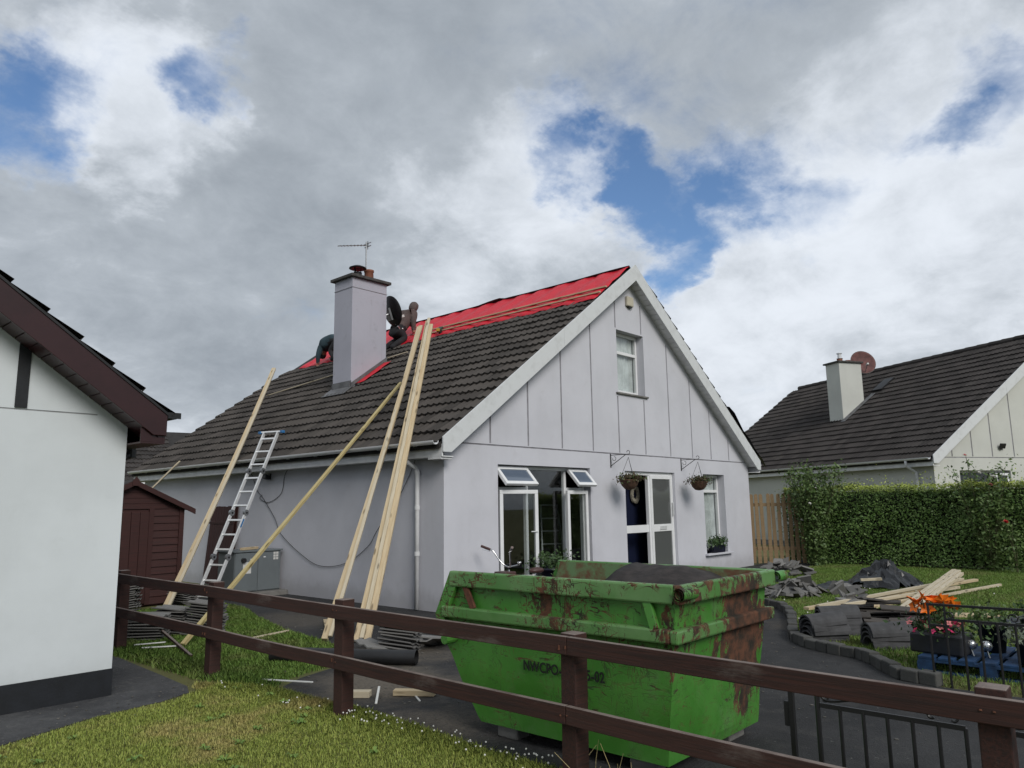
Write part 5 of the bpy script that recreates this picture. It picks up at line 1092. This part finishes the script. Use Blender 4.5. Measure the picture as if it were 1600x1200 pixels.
# ------------------------------------------------------------------ iron gate and railing
def iron(name, label, x, ys, z0, z1, rail_z, cat, scroll=True):
    r_ = thing(name, label, cat, (x, ys[0], 0)); y0 = ys[0]
    for i, y in enumerate(ys): MB().tube([(0, y-y0, z0), (0, y-y0, z1 if i in (0,) else rail_z)], .0085 if i else .012, 6).build('bar', m_dark, r_)
    MB().bar((0, .0, rail_z), (0, ys[-1]-y0, rail_z), .012, .022).build('rail', m_dark, r_); MB().bar((0, .0, .10), (0, ys[-1]-y0, .10), .012, .022).build('rail', m_dark, r_)
    if scroll:
        ln = ys[-1]-y0
        MB().tube(smooth_pts([(0, 0, z1-.02), (0, -.015, rail_z+.05), (0, -.06, rail_z+.025), (0, ln*.35, rail_z+.06), (0, ln*.5, rail_z+.075)]), .008, 6).build('top_curve', m_dark, r_)
        for cy, d in ((-.035, 1), (ln*.80, -1), (ln*.93, 1)): MB().tube([(0, cy+d*.028*math.cos(t)*(1-t/9), rail_z+.035+.028*math.sin(t)*(1-t/9)) for t in np.linspace(0, 5.4, 14)], .006, 5).build('scroll', m_dark, r_)
    return r_
iron('iron_gate', 'black wrought iron gate with a scrolled top folded behind the rail fence', -3.95, [-7.02-.107*i for i in range(7)], .03, .64, .565, 'gate'); iron('iron_gate', 'second black iron gate leaf showing right of the last fence post', -3.95, [-7.80-.107*i for i in range(5)], .03, .60, .575, 'gate')
gp = thing('gate_post', 'thin black steel gate post with a latch plate beside the skip', 'post', (-3.95, -6.89, 0)); MB().box(-.012, .012, -.012, .012, -.1, .70).build('post', m_dark, gp); MB().box(-.008, .008, .012, .04, .44, .56).build('latch_plate', m_dark, gp, bev=.003)
ra = thing('garden_railing', 'black iron railing in front of the lily planter and blue pallet', 'railing', (-.52, -6.68, 0))
for i in range(8): MB().tube([(0, -.125*i, -.05), (0, -.125*i, .67 if i < 2 else .555)], .0095, 6).build('bar', m_dark, ra)
MB().bar((0, .01, .67), (0, -1.1, .675), .014, .02).build('top_rail', m_dark, ra); MB().bar((0, 0, .50), (0, -.15, .50), .012, .02).build('rail', m_dark, ra); MB().bar((0, -.13, .555), (0, -1.1, .55), .012, .02).build('rail', m_dark, ra)
for cy, cz, r0 in ((-.16, .585, .035), (-.62, .60, .04), (-.20, .47, .035), (-.70, .50, .04)): MB().tube([(0, cy+r0*math.cos(t)*(1-t/10), cz+r0*math.sin(t)*(1-t/10)) for t in np.linspace(0, 6.6, 16)], .006, 5).build('scroll', m_dark, ra)

# ------------------------------------------------------------------ pallet, planters, flowers
pa = thing('pallet', 'blue painted pallet under the planters behind the iron railing', 'pallet', (.0, -6.42, 0))
for i in range(7): MB().box(0, 1.0, -.165*i-.125, -.165*i, .118, .14).build('deck_board', m_pallet, pa, bev=.003)
for x in (.0, .45, .9):
    MB().box(x, x+.1, -1.12, 0, .096, .117).build('stringer', m_pallet, pa)
    for y in (-.12, -.62, -1.11): MB().box(x, x+.1, y, y+.13 if y > -.2 else y+.13, .018, .095).build('block', m_pallet, pa)
    MB().box(x, x+.1, -1.12, 0, 0, .017).build('base_board', m_pallet, pa)
pb = thing('planter', 'charcoal trough planter of pink busy lizzies and orange lilies on the pallet', 'planter', (.28, -6.56, .14), R(-8))
MB().prism([(-.13, -.22, 0), (.13, -.22, 0), (.17, -.25, .19), (-.17, -.25, .19)], (0, .46, 0)).build('trough', m_pot2, pb, bev=.02)
leaves('foliage', rng.normal(size=(500, 3))*[.09, .15, .045]+[0, -.02, .22], .05, m_plant, pb, stuff=True)
def flower(name, c, r, mt, parent, n=5, cup=.35, tilt=None):
    vs = []; fs = []; M = (tilt or Euler((random.uniform(-.9,.9), random.uniform(-.9,.9), random.uniform(0,6)))).to_matrix() if not isinstance(tilt, Matrix) else tilt
    for i in range(n):
        a = 2*math.pi*i/n; d = V((math.cos(a), math.sin(a), 0)); s_ = V((-math.sin(a), math.cos(a), 0)); b = len(vs)
        for p_ in (d*.08*r, d*.55*r+s_*.36*r+V((0,0,cup*r*.6)), d*r*1.05+V((0,0,cup*r*.55)), d*.55*r-s_*.36*r+V((0,0,cup*r*.6))): vs.append(V(c)+M @ p_)
        fs += [(b, b+1, b+2), (b, b+2, b+3)]
    return MB().add(vs, fs).build(name, mt, parent)
random.seed(5)
for i in range(30):
    flower('pink_flower', (random.uniform(-.20,.02), random.uniform(-.25,.26), .22+random.uniform(-.03,.08)), .033, m_fm if random.random() < .75 else m_fp, pb, 5, .1)
for (x, y, z) in ((-.08, .10, .49), (-.07, .01, .46), (-.09, -.09, .48), (-.05, .20, .45), (-.06, .06, .39), (-.03, .13, .46), (.0, .04, .48), (-.02, -.04, .47), (.03, -.10, .46), (.0, .09, .36), (-.04, .17, .41), (.02, -.14, .42), (.04, .0, .44)):
    MB().tube([(x*.5, y*.7, .1), (x, y, z)], .005, 5).build('stem', m_stem, pb); flower('lily', (x, y, z), .078, m_fo, pb, 6, .6)
leaves('lily_leaves', np.c_[rng.normal(0,.05,140), rng.normal(.04,.09,140), rng.uniform(.2,.44,140)], .09, m_plant, pb, aspect=.22)
def potplant(loc, r, h, label, mt_leaf, n, sp_, size, aspect=.5):
    q = thing('potted_plant', label, 'potted plant', loc, group='pots on the pallet'); MB().lathe([(0, 0), (r*.72, 0), (r, h), (r*1.06, h), (r*1.06, h+.02), (r*.9, h+.02), (r*.85, h-.02), (0, h-.02)], 20).build('pot', m_blackpl, q, smooth=True)
    leaves('foliage', rng.normal(size=(n, 3))*[sp_, sp_, sp_*.6]+[0, 0, h+.07], size, mt_leaf, q, aspect=aspect); return q
potplant((.62, -6.92, .14), .13, .24, 'black pot with dark green foliage right of the lily planter', m_rose, 350, .10, .05); potplant((.62, -7.30, .14), .15, .32, 'tall black tapered pot of wispy plants at the right picture edge', m_plant, 300, .08, .05); potplant((.20, -7.28, .14), .12, .16, 'low pot of silver leaved plant on the pallet edge', m_silverlf, 420, .10, .045)
for k, (x, y, lab) in enumerate(((.30, -6.80, 'silver globe garden light on a stake, left of the two'), (.28, -6.93, 'silver globe garden light on a stake, right of the two'))):
    g = thing('globe_light', lab, 'garden light', (x, y, .14), group='globe lights'); ball('globe', (0, 0, .10), .048, m_silver, g, 2); MB().tube([(-.02, -.02, .0), (0, 0, .06)], .006, 6).build('stake', m_steel, g)

# ------------------------------------------------------------------ picket gate, hedge, roses
pg = thing('picket_gate', 'treated timber picket gate between the lilac house corner and the hedge', 'gate', (10.72, .22, 0), R(-57))
MB().box(-.04, .07, -.05, .06, -.1, 1.86).build('post', m_picket, pg, bev=.006)
for i in range(10):
    h = 1.74+random.uniform(-.01,.01); x = .12+.135*i; o = MB(); pts = [(-.044, 0), (.044, 0), (.044, h-.045)]+[(.044*math.cos(a), h-.045+.045*math.sin(a)) for a in np.linspace(.3, math.pi-.3, 5)]+[(-.044, h-.045)]
    o.prism([(px_, 0, pz) for px_, pz in pts], (0, .02, 0)); ob = o.build('picket', m_picket, pg); ob.location = (x, random.uniform(-.004,.004), .03); ob.rotation_euler = (0, random.gauss(0,.008), 0)
for z in (.35, 1.45): MB().box(.075, 1.42, .025, .065, z, z+.085).build('cross_rail', m_picket, pg)
random.seed(9)
hg = thing('hedge', 'long clipped dark green hedge with paler new growth along its top', 'hedge', (11.6, -6, 0))
MB().box(.42, 1.0, -7.5, 5.3, .05, 1.78).build('core', simple('hedge_inner_shade', (.012, .018, .007), .95, .4, 20, .5), hg)  # solid box, its dark colour stands for the shade inside the hedge
n = 52000; face = rng.random(n); P = np.empty((n, 3)); Nn = np.zeros((n, 3))
yy = rng.uniform(-7.2, 5.6, n); zz = rng.uniform(.03, 1.92, n); bump = .10*np.sin(yy*2.1+zz*2)+.07*np.sin(yy*5.3+1.3*zz*3)+.05*np.sin(zz*7+yy*3)
fr = face < .70; tp = (face >= .70)
P[:, 0] = np.where(fr, .10+bump+rng.exponential(.09, n), rng.uniform(.0, 1.2, n)); P[:, 1] = yy; P[:, 2] = np.where(tp, 1.83+.06*np.sin(yy*1.9)+.05*np.sin(yy*4.7+1)+.04*np.sin(yy*9.7)-rng.exponential(.07, n)+.09*rng.random(n)**2, zz)
Nn[fr] = (-1, 0, .3); Nn[tp] = (0, 0, 1)
leaves('foliage', P, .060, m_hedge, hg, Nn)
ne = 3500; leaves('end_foliage', np.c_[rng.uniform(.05, 1.15, ne), 5.55+rng.exponential(.07, ne)+.05*np.sin(np.arange(ne)), rng.uniform(.03, 1.9, ne)], .06, m_hedge, hg, np.tile([0, 1, .2], (ne, 1)))
yq = rng.uniform(-7.2, 5.6, 2600); sprig = np.c_[rng.uniform(0, 1, 2600), yq, 1.84+rng.exponential(.075, 2600)*(1+.8*np.sin(yq*3.3)*np.sin(yq*1.1))]; leaves('top_shoots', sprig, .05, m_hedge, hg)
def rose(loc, h, spread, stems, label, blooms, nleaf=130, base=0):
    r_ = thing('rose_bush', label, 'rose bush', loc)
    pts = []
    for s in range(stems):
        a = random.uniform(0, 6.28); tx, ty = spread*random.uniform(.2, 1)*math.cos(a)*.7, spread*random.uniform(.2, 1)*math.sin(a); hh = h*random.uniform(.65, 1.0)
        st_ = smooth_pts([(0, 0, base), (tx*.3, ty*.3, base+hh*.35), (tx*.7, ty*.7, base+hh*.7), (tx+random.gauss(0,.05), ty+random.gauss(0,.05), base+hh)], 4); MB().tube(st_, [.012-.008*i/(len(st_)-1) for i in range(len(st_))], 5).build('stem', m_stem, r_)
        for q in range(nleaf):
            p_ = st_[min(len(st_)-1, int((random.random()**.7)*len(st_)))]; pts.append((p_.x+random.gauss(0,.12), p_.y+random.gauss(0,.12), p_.z+random.gauss(0,.10)))
    leaves('foliage', np.array(pts), .078, m_rose, r_)
    for (c, mt, rad) in blooms:
        for q in range(3): flower('bloom', c, rad*(1-.25*q), mt, r_, 6, .5+.5*q, Matrix.Rotation(q*.5, 3, 'Z') if q == 0 else Euler((-.2, -.5, q)).to_matrix() if False else Euler((.2, -.8, q*.6)))
    return r_
random.seed(11)
rose((11.25, -1.30, 0), 2.45, .75, 34, 'tall rambling rose with white blooms at the left end of the hedge', [((-.25, -.05, 1.28), m_fw, .06), ((-.15, -.15, 1.86), m_fw, .06), ((-.2, .25, 1.1), m_fw, .05), ((-.1,.4,1.5), m_fw, .05), ((-.5, -.1, 1.5), m_fw, .05)], 190)
rose((11.55, -4.95, 0), 2.25, .60, 13, 'rose bush with pale blooms standing up through the hedge at right', [((-.10, -.22, 2.02), m_fw, .07), ((-.15, -.15, 1.85), m_fp, .07), ((-.1, .28, 2.52), m_fp, .05), ((-.05, .05, 2.12), m_fw, .055)], 150)
MB().tube([(0, .2, 1.6), (-.05, .27, 2.5)], .006, 5).build('tall_stem', m_stem, bpy.data.objects['rose_bush.001']); leaves('tall_stem_leaves', np.c_[rng.normal(-.05,.03,30), rng.normal(.26,.05,30), rng.uniform(2.1,2.45,30)], .07, m_rose, bpy.data.objects['rose_bush.001'])
rose((11.25, -5.45, 0), 1.15, .25, 5, 'low red rose against the hedge face at far right', [((-.12, .10, 1.06), m_fr, .075)], 60)
lf = thing('flood_light', 'small black floodlight on the gable of the cream bungalow', 'light', RHM @ V((2.55, -.02, 2.88)), -.522); MB().obox((0, -.06, 0), (.20, .05, .15), (.4, 0, 0)).build('lamp_head', m_dark, lf, bev=.01); MB().box(-.05, .0, -.05, .0, -.1, -.03).build('bracket', m_dark, lf)

# ------------------------------------------------------------------ grass
FL = [(-4.17,-7.6), (-4.19,-5.0), (-4.10,-4.2), (-4.05,-3.6), (-4.11,-3.0), (-4.15,-2.3), (-4.50,-1.55), (-4.62,-1.88), (-4.9,-2.03), (-5.49,-2.10), (-6.19,-2.37), (-7.0,-2.66), (-7.4,-2.75), (-7.4,-4.0), (-6.0,-6.0), (-5.2,-7.6)]
def tall(P): return 1+1.1*np.exp(-((P[:, 0]+4.22)/.16)**2)+.8*np.exp(-(np.hypot(P[:, 0]+4.3, P[:, 1]+1.75)/.35)**2)
blades('lawn_grass', FL, 13000, .021, .0042, m_grassF, 'short patchy lawn in the foreground before the rail fence', hfun=tall)
SLN = [(-4.4,-1.5), (-4.14,-2.28), (-3.77,-2.05), (-3.2,-1.9), (-2.66,-1.45), (-2.49,-.5), (-2.33,.49), (-1.94,1.9), (-1.54,3.0), (-1.45,4.0), (-4.42,4.4), (-4.44,.3)]
blades('side_grass', SLN, 4600, .042, .006, m_grassR, 'green grass strip beside the lilac side wall', hfun=lambda P: 1+.6*np.exp(-((P[:, 0]+4.25)/.2)**2))
RL = [(x+.03, y-.03) for x, y in KERB][::-1]+[(4.15,-1.95), (4.9,-1.35), (11.8,-1.3), (11.8,-8.2), (-.45,-8.2)]
blades('right_lawn_grass', RL, 2300, .032, .0065, m_grassR, 'green lawn right of the kerb under the rubble and timbers', hfun=lambda P: 1+.5*np.exp(-(np.abs(P[:, 0]-1.0)/.6)**2))
cl = MB(); 
for i in range(95):
    y = random.uniform(-5.5, -3.3); x = -4.12-abs(random.gauss(0,.10))+.02*math.sin(y*4)
    if random.random() < .25: x = random.uniform(-4.6, -4.2); y = random.uniform(-4.5,-1.8)
    z = random.uniform(.035, .075); b = ico((x, y, z), .0068, 1); cl.add(b.v, b.f)
for i in range(50):
    x = random.uniform(1, 9); y = random.uniform(-7.5, -3); b = ico((x, y, .05), .011, 1); cl.add(b.v, b.f)
tag(cl.build('clover_flowers', m_fw), 'tiny white clover flowers in the lawn edge', 'flowers', kind='stuff')
weeds = MB()
for i in range(26):
    x = random.uniform(-6.3, -4.25); y = random.uniform(-4.6, -1.9)
    if x < -5.0 and y > -2.5: continue
    for k in range(7):
        a = 2*math.pi*k/7+random.uniform(-.3,.3); l = random.uniform(.03,.065); d = V((math.cos(a), math.sin(a), 0)); s_ = V((-math.sin(a), math.cos(a), 0)); c = V((x, y, .012)); h = random.uniform(.012,.035)
        weeds.add([c, c+d*l*.6+s_*l*.22+V((0,0,h)), c+d*l+V((0,0,h*.6)), c+d*l*.6-s_*l*.22+V((0,0,h))], [(0,1,2,3)])
tag(weeds.build('lawn_weeds', leaf_mat('weed_leaf', (.10, .18, .035), (.18, .27, .06))), 'broad leaved weeds scattered in the foreground lawn', 'weeds', kind='stuff')
chips = MB()
for i in range(520):
    if i < 330: x, y = random.uniform(-4.0,-1.2), random.uniform(-4.2, 1.8)
    elif i < 440: x, y = random.uniform(-2.5, 1.2), random.uniform(-8, -4)
    else: x, y = random.uniform(-6.5,-4.6), random.uniform(-2.3,-.5)
    if i < 440 and (x < -2.3 and y > -1.6): continue
    b = ico((x, y, .008), random.uniform(.004, .013), 1, (random.uniform(.6,1.5), random.uniform(.6,1.5), .5)); chips.add(b.v, b.f)
tag(chips.build('stone_chips', simple('pale_grit', (.11, .105, .095), .95, .5, 3, 0)), 'loose grit and mortar crumbs scattered over the tarmac', 'grit', kind='stuff')
stalks = MB()
for i in range(9):
    x = -4.33+random.gauss(0,.05); y = -5.95+random.gauss(0,.13); h = random.uniform(.12,.30); dx, dy = random.gauss(0,.08), random.gauss(0,.08)
    stalks.tube([(x, y, 0), (x+dx*.4, y+dy*.4, h*.6), (x+dx, y+dy, h)], [.002, .0015, .001], 3)
tag(stalks.build('dry_grass_stalks', m_greenwood), 'tall dry grass stalks at the foot of the middle fence post', 'grass', kind='stuff')
